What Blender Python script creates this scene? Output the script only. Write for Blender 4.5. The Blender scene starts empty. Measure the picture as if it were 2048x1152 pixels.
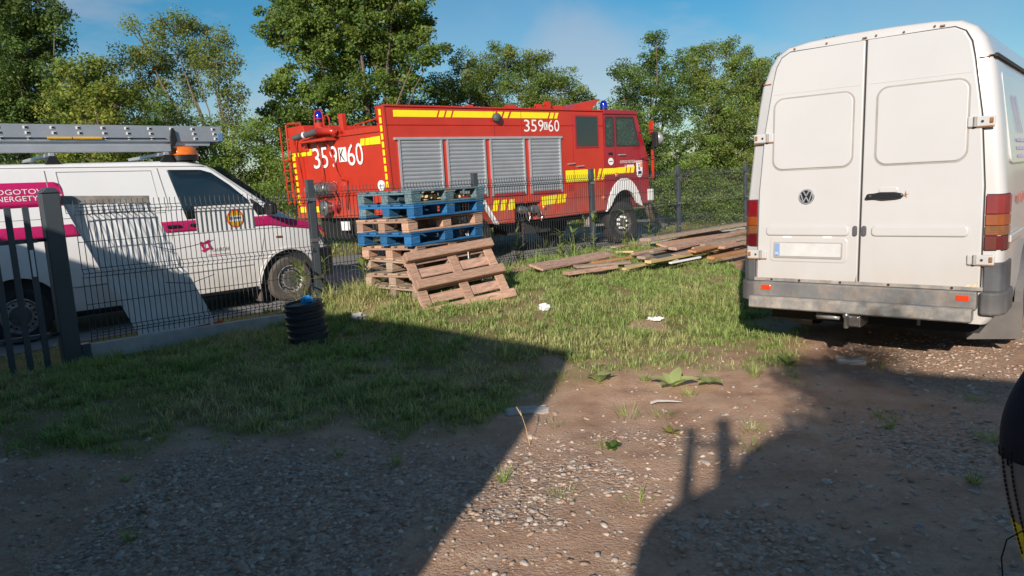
import bpy, bmesh, math, random
import numpy as np
from mathutils import Vector, Matrix
R_ = math.radians
rnd = random.Random(7)
rng = np.random.default_rng(11)
sc = bpy.context.scene
COL = sc.collection

# ------------------------------------------------------------------ camera
cam_d = bpy.data.cameras.new('camera'); cam = bpy.data.objects.new('camera', cam_d); COL.objects.link(cam)
cam_d.sensor_width = 36; cam_d.lens = 36 * 1450 / 2048
cam_d.clip_start = .05; cam_d.clip_end = 3000
roll = R_(2.98); pitch = math.atan(212 * math.cos(roll) / 1450)
fw = Vector((0, math.cos(pitch), -math.sin(pitch))); r0 = Vector((1, 0, 0)); u0 = r0.cross(fw)
cr = r0 * math.cos(roll) - u0 * math.sin(roll); cu = r0 * math.sin(roll) + u0 * math.cos(roll)
cam.matrix_world = Matrix(((cr.x, cu.x, -fw.x, 0), (cr.y, cu.y, -fw.y, 0), (cr.z, cu.z, -fw.z, 1.6), (0, 0, 0, 1)))
sc.camera = cam
# ------------------------------------------------------------------ sky and sun
SUN_EL = R_(23.5); SHADOW_DIR = Vector((.272, .962, 0))          # shadows run away from the camera, a little to the right
w = bpy.data.worlds.new('World'); sc.world = w; w.use_nodes = True
nt = w.node_tree; bg = nt.nodes['Background']
sky = nt.nodes.new('ShaderNodeTexSky'); sky.sky_type = 'NISHITA'; sky.sun_disc = False
sky.sun_elevation = SUN_EL; sky.sun_rotation = math.atan2(-SHADOW_DIR.x, -SHADOW_DIR.y)
sky.altitude = 300; sky.air_density = 1.0; sky.dust_density = .7; sky.ozone_density = 2.4
# thin clouds mixed into the sky by direction
tc = nt.nodes.new('ShaderNodeTexCoord'); mp = nt.nodes.new('ShaderNodeMapping'); mp.inputs['Scale'].default_value = (1.1, 1.1, 3.2); mp.inputs['Location'].default_value = (.35, .2, .3)
nz = nt.nodes.new('ShaderNodeTexNoise'); nz.inputs['Scale'].default_value = 2.6; nz.inputs['Detail'].default_value = 7; nz.inputs['Roughness'].default_value = .6
cr_ = nt.nodes.new('ShaderNodeValToRGB'); cr_.color_ramp.elements[0].position = .50; cr_.color_ramp.elements[1].position = .82
cr_.color_ramp.elements[0].color = (0, 0, 0, 1); cr_.color_ramp.elements[1].color = (.6, .6, .6, 1)
mx = nt.nodes.new('ShaderNodeMix'); mx.data_type = 'RGBA'
L = nt.links.new
L(tc.outputs['Generated'], mp.inputs['Vector']); L(mp.outputs['Vector'], nz.inputs['Vector']); L(nz.outputs['Fac'], cr_.inputs['Fac'])
cl_sum = cr_.outputs['Color']
nz2 = nt.nodes.new('ShaderNodeTexNoise'); nz2.inputs['Scale'].default_value = 9; nz2.inputs['Detail'].default_value = 7; L(tc.outputs['Generated'], nz2.inputs['Vector'])
for (cx_, cy_, cz_, c0, c1, am) in ((.115, .985, .12, .991, .9996, .42), (-.03, .97, .215, .991, .9998, .16), (.45, .86, .20, .985, .999, .20), (-.62, .74, .15, .98, .999, .4), (.8, .5, .2, .98, .999, .4), (.25, -.95, .2, .98, .999, .4)):
    dv = nt.nodes.new('ShaderNodeVectorMath'); dv.operation = 'DOT_PRODUCT'; L(tc.outputs['Generated'], dv.inputs[0]); dv.inputs[1].default_value = Vector((cx_, cy_, cz_)).normalized()
    ad = nt.nodes.new('ShaderNodeMath'); ad.operation = 'MULTIPLY_ADD'; L(nz2.outputs['Fac'], ad.inputs[0]); ad.inputs[1].default_value = .016; L(dv.outputs['Value'], ad.inputs[2])
    mr_ = nt.nodes.new('ShaderNodeMapRange'); mr_.interpolation_type = 'SMOOTHSTEP'; mr_.inputs[1].default_value = c0 + .008; mr_.inputs[2].default_value = c1 + .0105; mr_.inputs[4].default_value = am; L(ad.outputs[0], mr_.inputs[0])
    mm__ = nt.nodes.new('ShaderNodeMath'); mm__.operation = 'MAXIMUM'; L(cl_sum, mm__.inputs[0]); L(mr_.outputs[0], mm__.inputs[1]); cl_sum = mm__.outputs[0]
L(cl_sum, mx.inputs[0]); hs = nt.nodes.new('ShaderNodeHueSaturation'); hs.inputs['Saturation'].default_value = 1.42; hs.inputs['Hue'].default_value = .488; L(sky.outputs['Color'], hs.inputs['Color']); L(hs.outputs['Color'], mx.inputs[6]); mx.inputs[7].default_value = (6.4, 5.9, 6.1, 1)
L(mx.outputs[2], bg.inputs['Color']); bg.inputs['Strength'].default_value = .08
sun_d = bpy.data.lights.new('sun', 'SUN'); sun_d.energy = 4.8; sun_d.angle = R_(.7); sun_d.color = (1.0, .90, .79)
sun = bpy.data.objects.new('sun', sun_d); COL.objects.link(sun)
sd = Vector((SHADOW_DIR.x * math.cos(SUN_EL), SHADOW_DIR.y * math.cos(SUN_EL), -math.sin(SUN_EL)))
sun.rotation_euler = sd.to_track_quat('-Z', 'Y').to_euler(); sun.location = (-4, -10, 12)
sc.view_settings.view_transform = 'Standard'; sc.view_settings.look = 'None'; sc.view_settings.exposure = .25; sc.view_settings.gamma = 1

# ------------------------------------------------------------------ helpers
def tag(o, label=None, cat=None, group=None, kind=None):
    if label: o['label'] = label
    if cat: o['category'] = cat
    if group: o['group'] = group
    if kind: o['kind'] = kind
    return o

def empty(name, loc=(0, 0, 0), rz=0):
    o = bpy.data.objects.new(name, None); COL.objects.link(o); o.location = loc; o.rotation_euler = (0, 0, rz); o.empty_display_size = .2
    return o

def link_mesh(name, me, mat=None, parent=None):
    o = bpy.data.objects.new(name, me); COL.objects.link(o)
    if mat is not None and not me.materials: me.materials.append(mat)
    if parent is not None: o.parent = parent
    return o

class MB:
    def __init__(s): s.v = []; s.f = []; s.mi = []; s.cur = 0
    def add(s, vs, fs):
        b = len(s.v); s.v += [tuple(p) for p in vs]; s.f += [tuple(b + i for i in f) for f in fs]; s.mi += [s.cur] * len(fs); return s
    def box(s, c, d, rot=None):
        c = Vector(c); h = Vector(d) / 2
        P = [Vector((x * h.x, y * h.y, z * h.z)) for z in (-1, 1) for y in (-1, 1) for x in (-1, 1)]
        if rot is not None: P = [rot @ p for p in P]
        return s.add([c + p for p in P], [(0, 2, 3, 1), (4, 5, 7, 6), (0, 1, 5, 4), (2, 6, 7, 3), (0, 4, 6, 2), (1, 3, 7, 5)])
    def bx(s, x0, x1, y0, y1, z0, z1):
        return s.box(((x0 + x1) / 2, (y0 + y1) / 2, (z0 + z1) / 2), (abs(x1 - x0), abs(y1 - y0), abs(z1 - z0)))
    def beam(s, p0, p1, wd, ht, up=(0, 0, 1)):
        p0 = Vector(p0); p1 = Vector(p1); a = (p1 - p0); ln = a.length; a.normalize(); u = Vector(up); b = u.cross(a)
        if b.length < 1e-4: b = Vector((1, 0, 0)).cross(a)
        b.normalize(); u = a.cross(b); m = Matrix((a, b, u)).transposed()
        return s.box((p0 + p1) / 2, (ln, wd, ht), m)
    def tube(s, pts, r, n=8, closed=False, caps=True):
        pts = [Vector(p) for p in pts]; N = len(pts); rr = r if isinstance(r, (list, tuple)) else [r] * N
        vs = []; fs = []; prev = None
        for i, p in enumerate(pts):
            if closed: t = pts[(i + 1) % N] - pts[i - 1]
            else: t = pts[min(i + 1, N - 1)] - pts[max(i - 1, 0)]
            t.normalize()
            if prev is None:
                a = t.orthogonal().normalized()
            else:
                a = prev - t * prev.dot(t)
                a = a.normalized() if a.length > 1e-5 else t.orthogonal().normalized()
            prev = a; b = t.cross(a)
            vs += [p + (a * math.cos(2 * math.pi * k / n) + b * math.sin(2 * math.pi * k / n)) * rr[i] for k in range(n)]
        for i in range(N if closed else N - 1):
            j = (i + 1) % N
            fs += [(i * n + k, i * n + (k + 1) % n, j * n + (k + 1) % n, j * n + k) for k in range(n)]
        if caps and not closed: fs += [tuple(range(n - 1, -1, -1)), tuple((N - 1) * n + k for k in range(n))]
        return s.add(vs, fs)
    def lathe(s, prof, n=24, m=None, cap0=False, cap1=False):
        vs = []; fs = []
        for (r, z) in prof:
            for k in range(n):
                a = 2 * math.pi * k / n; p = Vector((r * math.cos(a), r * math.sin(a), z)); vs.append(m @ p if m is not None else p)
        for i in range(len(prof) - 1):
            fs += [(i * n + k, i * n + (k + 1) % n, (i + 1) * n + (k + 1) % n, (i + 1) * n + k) for k in range(n)]
        if cap0: fs.append(tuple(range(n - 1, -1, -1)))
        if cap1: fs.append(tuple((len(prof) - 1) * n + k for k in range(n)))
        return s.add(vs, fs)
    def prism(s, poly, fn, t0, t1):
        # poly 2d; fn(a,b,t)->3d ; extruded between t0 and t1
        n = len(poly); vs = [fn(a, b, t0) for a, b in poly] + [fn(a, b, t1) for a, b in poly]
        fs = [tuple(range(n)), tuple(range(2 * n - 1, n - 1, -1))] + [(i, i + n, (i + 1) % n + n, (i + 1) % n) for i in range(n)]
        return s.add(vs, fs)
    def mesh(s, name, smooth=False, fix=True):
        me = bpy.data.meshes.new(name); me.from_pydata(s.v, [], s.f)
        if any(s.mi): me.polygons.foreach_set('material_index', s.mi)
        if fix:
            bm = bmesh.new(); bm.from_mesh(me); bmesh.ops.recalc_face_normals(bm, faces=bm.faces); bm.to_mesh(me); bm.free()
        if smooth: me.polygons.foreach_set('use_smooth', [True] * len(me.polygons))
        me.update(); return me
    def build(s, name, mat, parent=None, smooth=False, bevel=0, seg=2, auto=False, fix=True):
        me = s.mesh(name, smooth or auto, fix)
        for m in (mat if isinstance(mat, (list, tuple)) else [mat]): me.materials.append(m)
        o = link_mesh(name, me, None, parent)
        if bevel:
            b = o.modifiers.new('bevel', 'BEVEL'); b.width = bevel; b.segments = seg; b.limit_method = 'ANGLE'; b.angle_limit = R_(35)
        if auto: me.set_sharp_from_angle(angle=R_(38))
        return o

def rrect(x0, x1, z0, z1, r, n=6):
    P = []
    for cx, cz, a0 in ((x1 - r, z1 - r, 0), (x0 + r, z1 - r, 90), (x0 + r, z0 + r, 180), (x1 - r, z0 + r, 270)):
        for k in range(n + 1):
            a = R_(a0 + 90 * k / n); P.append((cx + r * math.cos(a), cz + r * math.sin(a)))
    return P

def arr_mesh(name, V, F, mat=None, attr=None, smooth=False):
    """fast mesh from numpy: V (n,3), F (m,3|4)"""
    me = bpy.data.meshes.new(name); k = F.shape[1]
    me.vertices.add(len(V)); me.vertices.foreach_set('co', V.astype(np.float32).ravel())
    me.loops.add(F.size); me.loops.foreach_set('vertex_index', F.astype(np.int32).ravel())
    me.polygons.add(len(F)); me.polygons.foreach_set('loop_start', np.arange(0, F.size, k, dtype=np.int32)); me.polygons.foreach_set('loop_total', np.full(len(F), k, dtype=np.int32))
    if smooth: me.polygons.foreach_set('use_smooth', np.ones(len(F), dtype=bool))
    me.update(calc_edges=True)
    if attr is not None:
        for an, dat in attr.items():
            a = me.color_attributes.new(an, 'FLOAT_COLOR', 'POINT'); a.data.foreach_set('color', dat.astype(np.float32).ravel())
    if mat is not None: me.materials.append(mat)
    return me

# ------------------------------------------------------------------ materials
def N(nt, t, **kw):
    n = nt.nodes.new(t)
    for k, v in kw.items():
        if k in n.inputs: n.inputs[k].default_value = v
        else: setattr(n, k, v)
    return n

def mat(name, col, rough=.5, metal=0, var=.12, scale=6, bump=0, bscale=60, coat=0, stretch=None, col2=None, mixr=(.45, .62), spec=.5, dust=None, emit=None):
    m = bpy.data.materials.new(name); m.use_nodes = True; nt = m.node_tree; p = nt.nodes['Principled BSDF']
    p.inputs['Roughness'].default_value = rough; p.inputs['Metallic'].default_value = metal; p.inputs['Specular IOR Level'].default_value = spec
    p.inputs['Coat Weight'].default_value = coat; p.inputs['Coat Roughness'].default_value = .08
    L = nt.links.new; tc = N(nt, 'ShaderNodeTexCoord'); vec = tc.outputs['Object']
    if stretch:
        mp = N(nt, 'ShaderNodeMapping'); mp.inputs['Scale'].default_value = stretch; L(vec, mp.inputs['Vector']); v2 = mp.outputs['Vector']
    else: v2 = vec
    nz = N(nt, 'ShaderNodeTexNoise'); nz.inputs['Scale'].default_value = scale; nz.inputs['Detail'].default_value = 6; nz.inputs['Roughness'].default_value = .6; L(v2, nz.inputs['Vector'])
    rp = N(nt, 'ShaderNodeMapRange'); rp.inputs[1].default_value = .3; rp.inputs[2].default_value = .7; rp.inputs[3].default_value = 1 - var; rp.inputs[4].default_value = 1 + var; L(nz.outputs['Fac'], rp.inputs[0])
    base = None
    if col2:
        n2 = N(nt, 'ShaderNodeTexNoise'); n2.inputs['Scale'].default_value = scale * 1.7; n2.inputs['Detail'].default_value = 9; n2.inputs['Roughness'].default_value = .7; L(v2, n2.inputs['Vector'])
        r2 = N(nt, 'ShaderNodeMapRange'); r2.inputs[1].default_value = mixr[0]; r2.inputs[2].default_value = mixr[1]; L(n2.outputs['Fac'], r2.inputs[0])
        mx = N(nt, 'ShaderNodeMix', data_type='RGBA'); mx.inputs[6].default_value = (*col, 1); mx.inputs[7].default_value = (*col2, 1); L(r2.outputs[0], mx.inputs[0]); base = mx.outputs[2]
    vm = N(nt, 'ShaderNodeVectorMath', operation='SCALE')
    if base is not None: L(base, vm.inputs[0])
    else: vm.inputs[0].default_value = col
    L(rp.outputs[0], vm.inputs['Scale']); out = vm.outputs[0]
    if dust:      # dried road dirt that thins out with height: (colour, z low, z high, amount)
        sx = N(nt, 'ShaderNodeSeparateXYZ'); L(vec, sx.inputs[0])
        g = N(nt, 'ShaderNodeMapRange'); g.inputs[1].default_value = dust[1]; g.inputs[2].default_value = dust[2]; g.inputs[3].default_value = dust[3]; g.inputs[4].default_value = 0; L(sx.outputs['Z'], g.inputs[0])
        n3 = N(nt, 'ShaderNodeTexNoise'); n3.inputs['Scale'].default_value = 3.5; n3.inputs['Detail'].default_value = 8; L(vec, n3.inputs['Vector'])
        r3 = N(nt, 'ShaderNodeMapRange'); r3.inputs[1].default_value = .3; r3.inputs[2].default_value = .65; r3.inputs[3].default_value = .35; r3.inputs[4].default_value = 1.1; L(n3.outputs['Fac'], r3.inputs[0])
        mu = N(nt, 'ShaderNodeMath', operation='MULTIPLY'); mu.use_clamp = True; L(g.outputs[0], mu.inputs[0]); L(r3.outputs[0], mu.inputs[1])
        m3 = N(nt, 'ShaderNodeMix', data_type='RGBA'); L(mu.outputs[0], m3.inputs[0]); L(out, m3.inputs[6]); m3.inputs[7].default_value = (*dust[0], 1); out = m3.outputs[2]
        rr = N(nt, 'ShaderNodeMapRange'); rr.inputs[3].default_value = rough; rr.inputs[4].default_value = .75; L(mu.outputs[0], rr.inputs[0]); L(rr.outputs[0], p.inputs['Roughness'])
    L(out, p.inputs['Base Color'])
    if bump:
        nb = N(nt, 'ShaderNodeTexNoise'); nb.inputs['Scale'].default_value = bscale; nb.inputs['Detail'].default_value = 5; L(v2, nb.inputs['Vector'])
        bp = N(nt, 'ShaderNodeBump'); bp.inputs['Strength'].default_value = bump; bp.inputs['Distance'].default_value = .01; L(nb.outputs['Fac'], bp.inputs['Height']); L(bp.outputs[0], p.inputs['Normal'])
    if emit: p.inputs['Emission Color'].default_value = (*emit[0], 1); p.inputs['Emission Strength'].default_value = emit[1]
    return m

def attr_mat(name, attr, rough=.7, trans=0, spec=.3, bump=0):
    m = bpy.data.materials.new(name); m.use_nodes = True; nt = m.node_tree; p = nt.nodes['Principled BSDF']; out = nt.nodes['Material Output']; L = nt.links.new
    a = N(nt, 'ShaderNodeVertexColor', layer_name=attr); L(a.outputs['Color'], p.inputs['Base Color']); p.inputs['Roughness'].default_value = rough; p.inputs['Specular IOR Level'].default_value = spec
    if trans:
        t = N(nt, 'ShaderNodeBsdfTranslucent'); h = N(nt, 'ShaderNodeHueSaturation'); h.inputs['Value'].default_value = 1.3; h.inputs['Hue'].default_value = .485; L(a.outputs['Color'], h.inputs['Color']); L(h.outputs[0], t.inputs['Color'])
        ms = N(nt, 'ShaderNodeMixShader'); ms.inputs[0].default_value = trans; L(p.outputs[0], ms.inputs[1]); L(t.outputs[0], ms.inputs[2]); L(ms.outputs[0], out.inputs['Surface'])
    if bump:
        tc = N(nt, 'ShaderNodeTexCoord'); nb = N(nt, 'ShaderNodeTexNoise'); nb.inputs['Scale'].default_value = 60; nb.inputs['Detail'].default_value = 4; L(tc.outputs['Object'], nb.inputs['Vector'])
        bp = N(nt, 'ShaderNodeBump'); bp.inputs['Strength'].default_value = bump; bp.inputs['Distance'].default_value = .01; L(nb.outputs['Fac'], bp.inputs['Height']); L(bp.outputs[0], p.inputs['Normal'])
    return m

def glass(name, col, rough=.03, ior=1.9, tr=.25):
    m = bpy.data.materials.new(name); m.use_nodes = True; nt = m.node_tree; p = nt.nodes['Principled BSDF']; out = nt.nodes['Material Output']
    p.inputs['Base Color'].default_value = (*col, 1); p.inputs['Roughness'].default_value = rough; p.inputs['IOR'].default_value = ior
    t = N(nt, 'ShaderNodeBsdfTransparent'); t.inputs['Color'].default_value = (.75, .85, .82, 1); ms = N(nt, 'ShaderNodeMixShader'); ms.inputs[0].default_value = tr
    nt.links.new(p.outputs[0], ms.inputs[1]); nt.links.new(t.outputs[0], ms.inputs[2]); nt.links.new(ms.outputs[0], out.inputs['Surface'])
    return m

DUST = (.36, .29, .22)
M = dict(
    van_white=mat('van_white', (.545, .54, .535), .28, var=.025, scale=2, coat=.5, dust=((.42, .36, .30), .45, 1.25, .55)),
    t5_white=mat('t5_white', (.80, .80, .80), .3, var=.02, scale=2, coat=.4, dust=((.56, .50, .42), .15, 1.2, .75)),
    sheet_white=mat('sheet_white', (.80, .82, .84), .45, var=.06, scale=3),
    plastic=mat('grey_plastic', (.075, .078, .085), .6, var=.3, scale=5, bump=.1, dust=((.22, .19, .16), .35, .75, .55)),
    step=mat('step_metal', (.24, .235, .225), .55, var=.3, scale=9, col2=(.34, .29, .24), bump=.15),
    rubber=mat('rubber', (.022, .022, .023), .8, var=.3, scale=8, bump=.2, bscale=90, col2=(.07, .06, .05), mixr=(.5, .8)),
    dirty_rubber=mat('dirty_rubber', (.10, .085, .07), .9, var=.3, scale=6, bump=.2, bscale=90),
    black=mat('black_paint', (.012, .012, .013), .6, var=.2),
    gap=mat('door_gap', (.03, .028, .027), .8),
    seam=mat('panel_seam', (.33, .31, .29), .6),
    rust=mat('rust', (.28, .12, .04), .9, var=.4, scale=40),
    magenta=mat('magenta', (.50, .012, .12), .35, var=.05, coat=.3),
    red=mat('fire_red', (.47, .030, .014), .32, var=.10, scale=2, coat=.5, dust=((.40, .24, .18), .6, 1.7, .35)),
    dark_red=mat('cab_red', (.30, .014, .026), .3, var=.10, scale=2, coat=.5, dust=((.34, .20, .17), .6, 1.7, .3)),
    yellow=mat('reflective_yellow', (.83, .72, .015), .4, var=.04, emit=None),
    white=mat('white_paint', (.80, .80, .79), .45, var=.04),
    alu=mat('aluminium', (.55, .57, .60), .42, metal=.6, var=.08, scale=4),
    shutter=mat('shutter_aluminium', (.36, .385, .41), .5, metal=.35, var=.08, scale=3),
    steel=mat('steel', (.42, .41, .40), .35, metal=.9, var=.25, scale=10),
    ladder=mat('ladder_aluminium', (.40, .43, .47), .45, metal=.5, var=.1, scale=3),
    rim=mat('rim_steel', (.40, .39, .37), .45, metal=.4, var=.2, scale=8, col2=(.2, .17, .14)),
    hub=mat('hub', (.09, .085, .08), .6, var=.3, scale=12),
    anthracite=mat('anthracite', (.055, .068, .080), .45, var=.12, scale=4),
    wire=mat('fence_wire', (.035, .042, .048), .5, var=.1),
    concrete=mat('concrete', (.42, .42, .41), .9, var=.15, scale=8, bump=.4, bscale=80),
    glass=glass('dark_glass', (.012, .018, .018), ior=2.1, tr=.05),
    clear_glass=glass('clear_glass', (.10, .13, .14), ior=1.6, tr=.72),
    cab_glass=glass('cab_glass', (.05, .07, .075), ior=1.7, tr=.55),
    blue_lamp=mat('blue_lamp', (.005, .012, .30), .12, var=.1, coat=1),
    amber=mat('amber_lens', (.75, .17, .01), .15, var=.15, scale=20, coat=1),
    red_lens=mat('red_lens', (.20, .008, .014), .15, var=.15, scale=20, coat=1),
    dark_lens=mat('dark_red_lens', (.10, .006, .010), .2, var=.15, scale=20, coat=1),
    tail_amber=mat('tail_amber', (.25, .055, .012), .15, var=.15, scale=20, coat=1),
    clear_lens=mat('clear_lens', (.18, .085, .035), .2, var=.2, scale=30, coat=1),
    reflector=mat('reflector', (.75, .05, .01), .2, var=.1, coat=1),
    plate=mat('number_plate', (.58, .58, .57), .35, var=.08, scale=9),
    plate_blue=mat('plate_blue', (.22, .34, .55), .35),
    orange=mat('orange_edge', (.55, .13, .03), .6),
    wood=mat('pallet_wood', (.50, .315, .22), .85, var=.3, scale=5, stretch=(1.5, 14, 14), bump=.35, bscale=9, col2=(.36, .22, .155)),
    wood2=mat('grey_wood', (.40, .29, .21), .85, var=.3, scale=5, stretch=(1.5, 14, 14), bump=.35, bscale=9, col2=(.25, .21, .17)),
    wood_red=mat('red_brown_wood', (.50, .33, .245), .85, var=.3, scale=4, stretch=(1, 10, 10), bump=.3, bscale=9, col2=(.33, .17, .12)),
    wood_yel=mat('fresh_wood', (.56, .42, .20), .8, var=.2, scale=4, stretch=(1, 10, 10), bump=.2, bscale=9),
    wood_dark=mat('dark_wood', (.12, .11, .11), .8, var=.3, scale=4, stretch=(1, 10, 10), bump=.3, bscale=9),
    wood_org=mat('orange_wood', (.46, .22, .09), .8, var=.25, scale=4, stretch=(1, 10, 10), bump=.3, bscale=9),
    blue_wood=mat('blue_painted_wood', (.018, .14, .33), .75, var=.3, scale=5, stretch=(2, 9, 9), bump=.3, bscale=9, col2=(.27, .20, .14), mixr=(.60, .78)),
    teal_wood=mat('faded_blue_wood', (.055, .16, .21), .85, var=.3, scale=5, stretch=(2, 9, 9), bump=.3, bscale=9, col2=(.30, .24, .18), mixr=(.46, .66)),
    pipe=mat('black_plastic_pipe', (.028, .034, .046), .45, var=.2, scale=5),
    rag=mat('blue_rag', (.02, .28, .62), .8, var=.15, scale=30),
    paper=mat('white_paper', (.75, .76, .78), .8, var=.08, scale=30),
    stone=mat('stone', (.33, .29, .26), .9, var=.3, scale=7, bump=.3, bscale=60),
    slab=mat('pale_slab', (.42, .38, .34), .9, var=.2, scale=9, bump=.4, bscale=50),
    bark=mat('bark', (.14, .11, .085), .95, var=.35, scale=6, bump=.6, bscale=30, stretch=(1, 1, .3)),
    stem=mat('stem', (.16, .18, .06), .8, var=.2),
    asphalt=mat('asphalt', (.23, .225, .22), .95, var=.12, scale=2.5, bump=.4, bscale=120),
    plaster=mat('plaster', (.62, .42, .28), .9, var=.08, scale=2),
    roof=mat('roof_sheet', (.22, .09, .06), .7, var=.1),
    tarp=mat('tarp', (.10, .13, .12), .8, var=.15),
    navy=mat('navy_cloth', (.006, .008, .022), .85, var=.2, scale=30, bump=.15, bscale=200),
    silver=mat('silver_tape', (.15, .165, .185), .45, var=.25, scale=12, bump=.1),
    yel_tape=mat('yellow_tape', (.62, .55, .02), .6, var=.12, scale=14),
    thread=mat('thread', (.008, .008, .01), .8),
    skin=mat('skin', (.5, .29, .2), .6),
    hair=mat('hair', (.05, .035, .025), .8),
    inside=mat('dark_interior', (.03, .03, .032), .9),
    grey_lamp=mat('lamp_shell', (.35, .36, .37), .35, metal=.3),
    black_glossy=mat('black_trim', (.015, .015, .017), .35),
    lettering=mat('lettering_grey', (.16, .15, .18), .5),
    side_text=mat('red_lettering', (.42, .14, .12), .5, var=.25, scale=40),
    mauve=mat('mauve_lettering', (.40, .34, .48), .5),
    blond=mat('yellow_handle', (.75, .42, .02), .5),
)

def text(name, body, m, parent, origin, xd, yd, height, width=None, push=0.0):
    """lettering as flat mesh, baseline start at origin, along xd, letters rising along yd"""
    cu_ = bpy.data.curves.new(name, 'FONT'); cu_.body = body; cu_.size = 1; cu_.resolution_u = 3
    o = bpy.data.objects.new(name, cu_); COL.objects.link(o)
    bpy.context.view_layer.update()
    me = bpy.data.meshes.new_from_object(o.evaluated_get(bpy.context.evaluated_depsgraph_get()))
    COL.objects.unlink(o); bpy.data.objects.remove(o)
    co = np.zeros(len(me.vertices) * 3, np.float32); me.vertices.foreach_get('co', co); co = co.reshape(-1, 3)
    mn = co.min(0); mxx = co.max(0); s_ = height / max(mxx[1] - mn[1], 1e-6); sx = s_ if width is None else width / max(mxx[0] - mn[0], 1e-6)
    X = Vector(xd).normalized(); Y = Vector(yd).normalized(); Z = X.cross(Y); O = Vector(origin) + Z * push
    a = (co[:, 0] - mn[0]) * sx; b = (co[:, 1] - mn[1]) * s_
    V = np.array(O)[None] + a[:, None] * np.array(X)[None] + b[:, None] * np.array(Y)[None]
    me.vertices.foreach_set('co', V.astype(np.float32).ravel()); me.materials.clear(); me.materials.append(m); me.update()
    me.name = name
    return link_mesh(name, me, None, parent)

# value noise on a lattice
_lat = rng.random((256, 256))
def vnoise(x, y, s):
    x = np.asarray(x) * s + 1000; y = np.asarray(y) * s + 1000
    i = np.floor(x).astype(int); j = np.floor(y).astype(int); u = x - i; v = y - j; u = u * u * (3 - 2 * u); v = v * v * (3 - 2 * v)
    g = lambda a, b: _lat[a % 256, b % 256]
    return (g(i, j) * (1 - u) + g(i + 1, j) * u) * (1 - v) + (g(i, j + 1) * (1 - u) + g(i + 1, j + 1) * u) * v
def fbm(x, y, s, o=4):
    t = 0; a = .5; n = 0
    for k in range(o): t = t + a * vnoise(x, y, s * 2 ** k); n += a; a *= .5
    return t / n

# ------------------------------------------------------------------ terrain: yard rising gently to the fence, road level beyond it
FX, FY = -2.27, 8.45; FT = np.array((.724, .690)); FN = np.array((.690, -.724))   # fence origin, along it, towards the yard
def fence_co(x, y): return (x - FX) * FN[0] + (y - FY) * FN[1], (x - FX) * FT[0] + (y - FY) * FT[1]
def sstep(s): s = np.clip(s, 0, 1); return s * s * (3 - 2 * s)
def height(x, y, rough=True):
    x = np.asarray(x, float); y = np.asarray(y, float); d, t = fence_co(x, y)
    z = .38 * sstep((5 - d) / 4.5) - .26 * sstep((.25 - t) / .9) * np.clip(1 - d / 5, 0, 1)
    z = z * np.where(d > 0, 1, np.clip(1 + d / 1.7, 0, 1))
    if rough:
        k = np.where(d > -1.6, 1., 0.); z = z + k * ((fbm(x, y, 1.3, 3) - .5) * .05 + (fbm(x, y, 9, 3) - .5) * .022)
    return z
GB = np.array([(-9, 4.9), (-3.44, 4.63), (-2.76, 4.55), (-2.0, 4.38), (-1.54, 4.46), (-1.15, 4.72), (-.76, 4.42), (-.25, 4.47), (.08, 4.89), (.42, 5.17), (.86, 5.5), (1.51, 5.84), (2.31, 5.9), (2.75, 6.6), (3.6, 8.3), (6, 11), (9, 14)])
def grass_cover(x, y):
    """0 bare earth .. 1 thick turf"""
    x = np.asarray(x, float); y = np.asarray(y, float); d, t = fence_co(x, y)
    b = np.interp(x, GB[:, 0], GB[:, 1]); s = (y - b) + (fbm(x, y, 1.6, 3) - .5) * 1.5
    g = sstep(s / .55 + .35)
    bald = sstep((fbm(x + 31, y + 7, 1.7, 4) - .55) / .06) * np.where(y < b + 1.6, 1, .45) * np.where(x < .2, .45, 1)
    g = g * (1 - .75 * bald)
    g = np.where((x > .2) & (y < b + .7), g * .6, g)
    g = np.where(d < 0, np.maximum(g, .9), g)
    g = np.where((x > 3.2) & (d > 1.2), g * .1, g)
    return np.clip(g, 0, 1)
def gravel_cover(x, y):
    x = np.asarray(x, float); y = np.asarray(y, float)
    n1 = sstep((fbm(x + 5, y + 9, 1.5, 4) - .44) / .13); n2 = sstep((fbm(x + 50, y, 1.2, 4) - .42) / .13)
    left = sstep((.35 - x + (3.2 - y) * .9) / .9) * sstep((4.55 - y) / .5) * (.25 + .95 * n2)
    mid = sstep((4.8 - y) / .9) * (.16 + .6 * n1)
    right = .42 * sstep((x - 2.5) / .6) * sstep((6.8 - y) / .6) * (.15 + n2)
    return np.clip(np.maximum(np.maximum(left, mid), right) + .05, 0, 1.2) * (1 - .8 * grass_cover(x, y))

def spaced(lo, a, b, hi, step, k=1.35):
    c = list(np.arange(a, b + 1e-6, step)); s = step; v = b
    while v < hi: s *= k; v += s; c.append(v)
    s = step; v = a
    while v > lo: s *= k; v -= s; c.insert(0, v)
    return np.array(c)
gx = spaced(-900, -6, 5.5, 900, .06); gy = spaced(-300, 2.2, 13.5, 1500, .06)
GXX, GYY = np.meshgrid(gx, gy); X = GXX.ravel(); Y = GYY.ravel(); Z = height(X, Y)
nxn = len(gx); ii = (np.arange(len(gy) - 1)[:, None] * nxn + np.arange(nxn - 1)[None]).ravel()
F = np.stack([ii, ii + 1, ii + nxn + 1, ii + nxn], 1)
cov = np.stack([grass_cover(X, Y), gravel_cover(X, Y), fbm(X, Y, .7, 4), np.ones_like(X)], 1)

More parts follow.
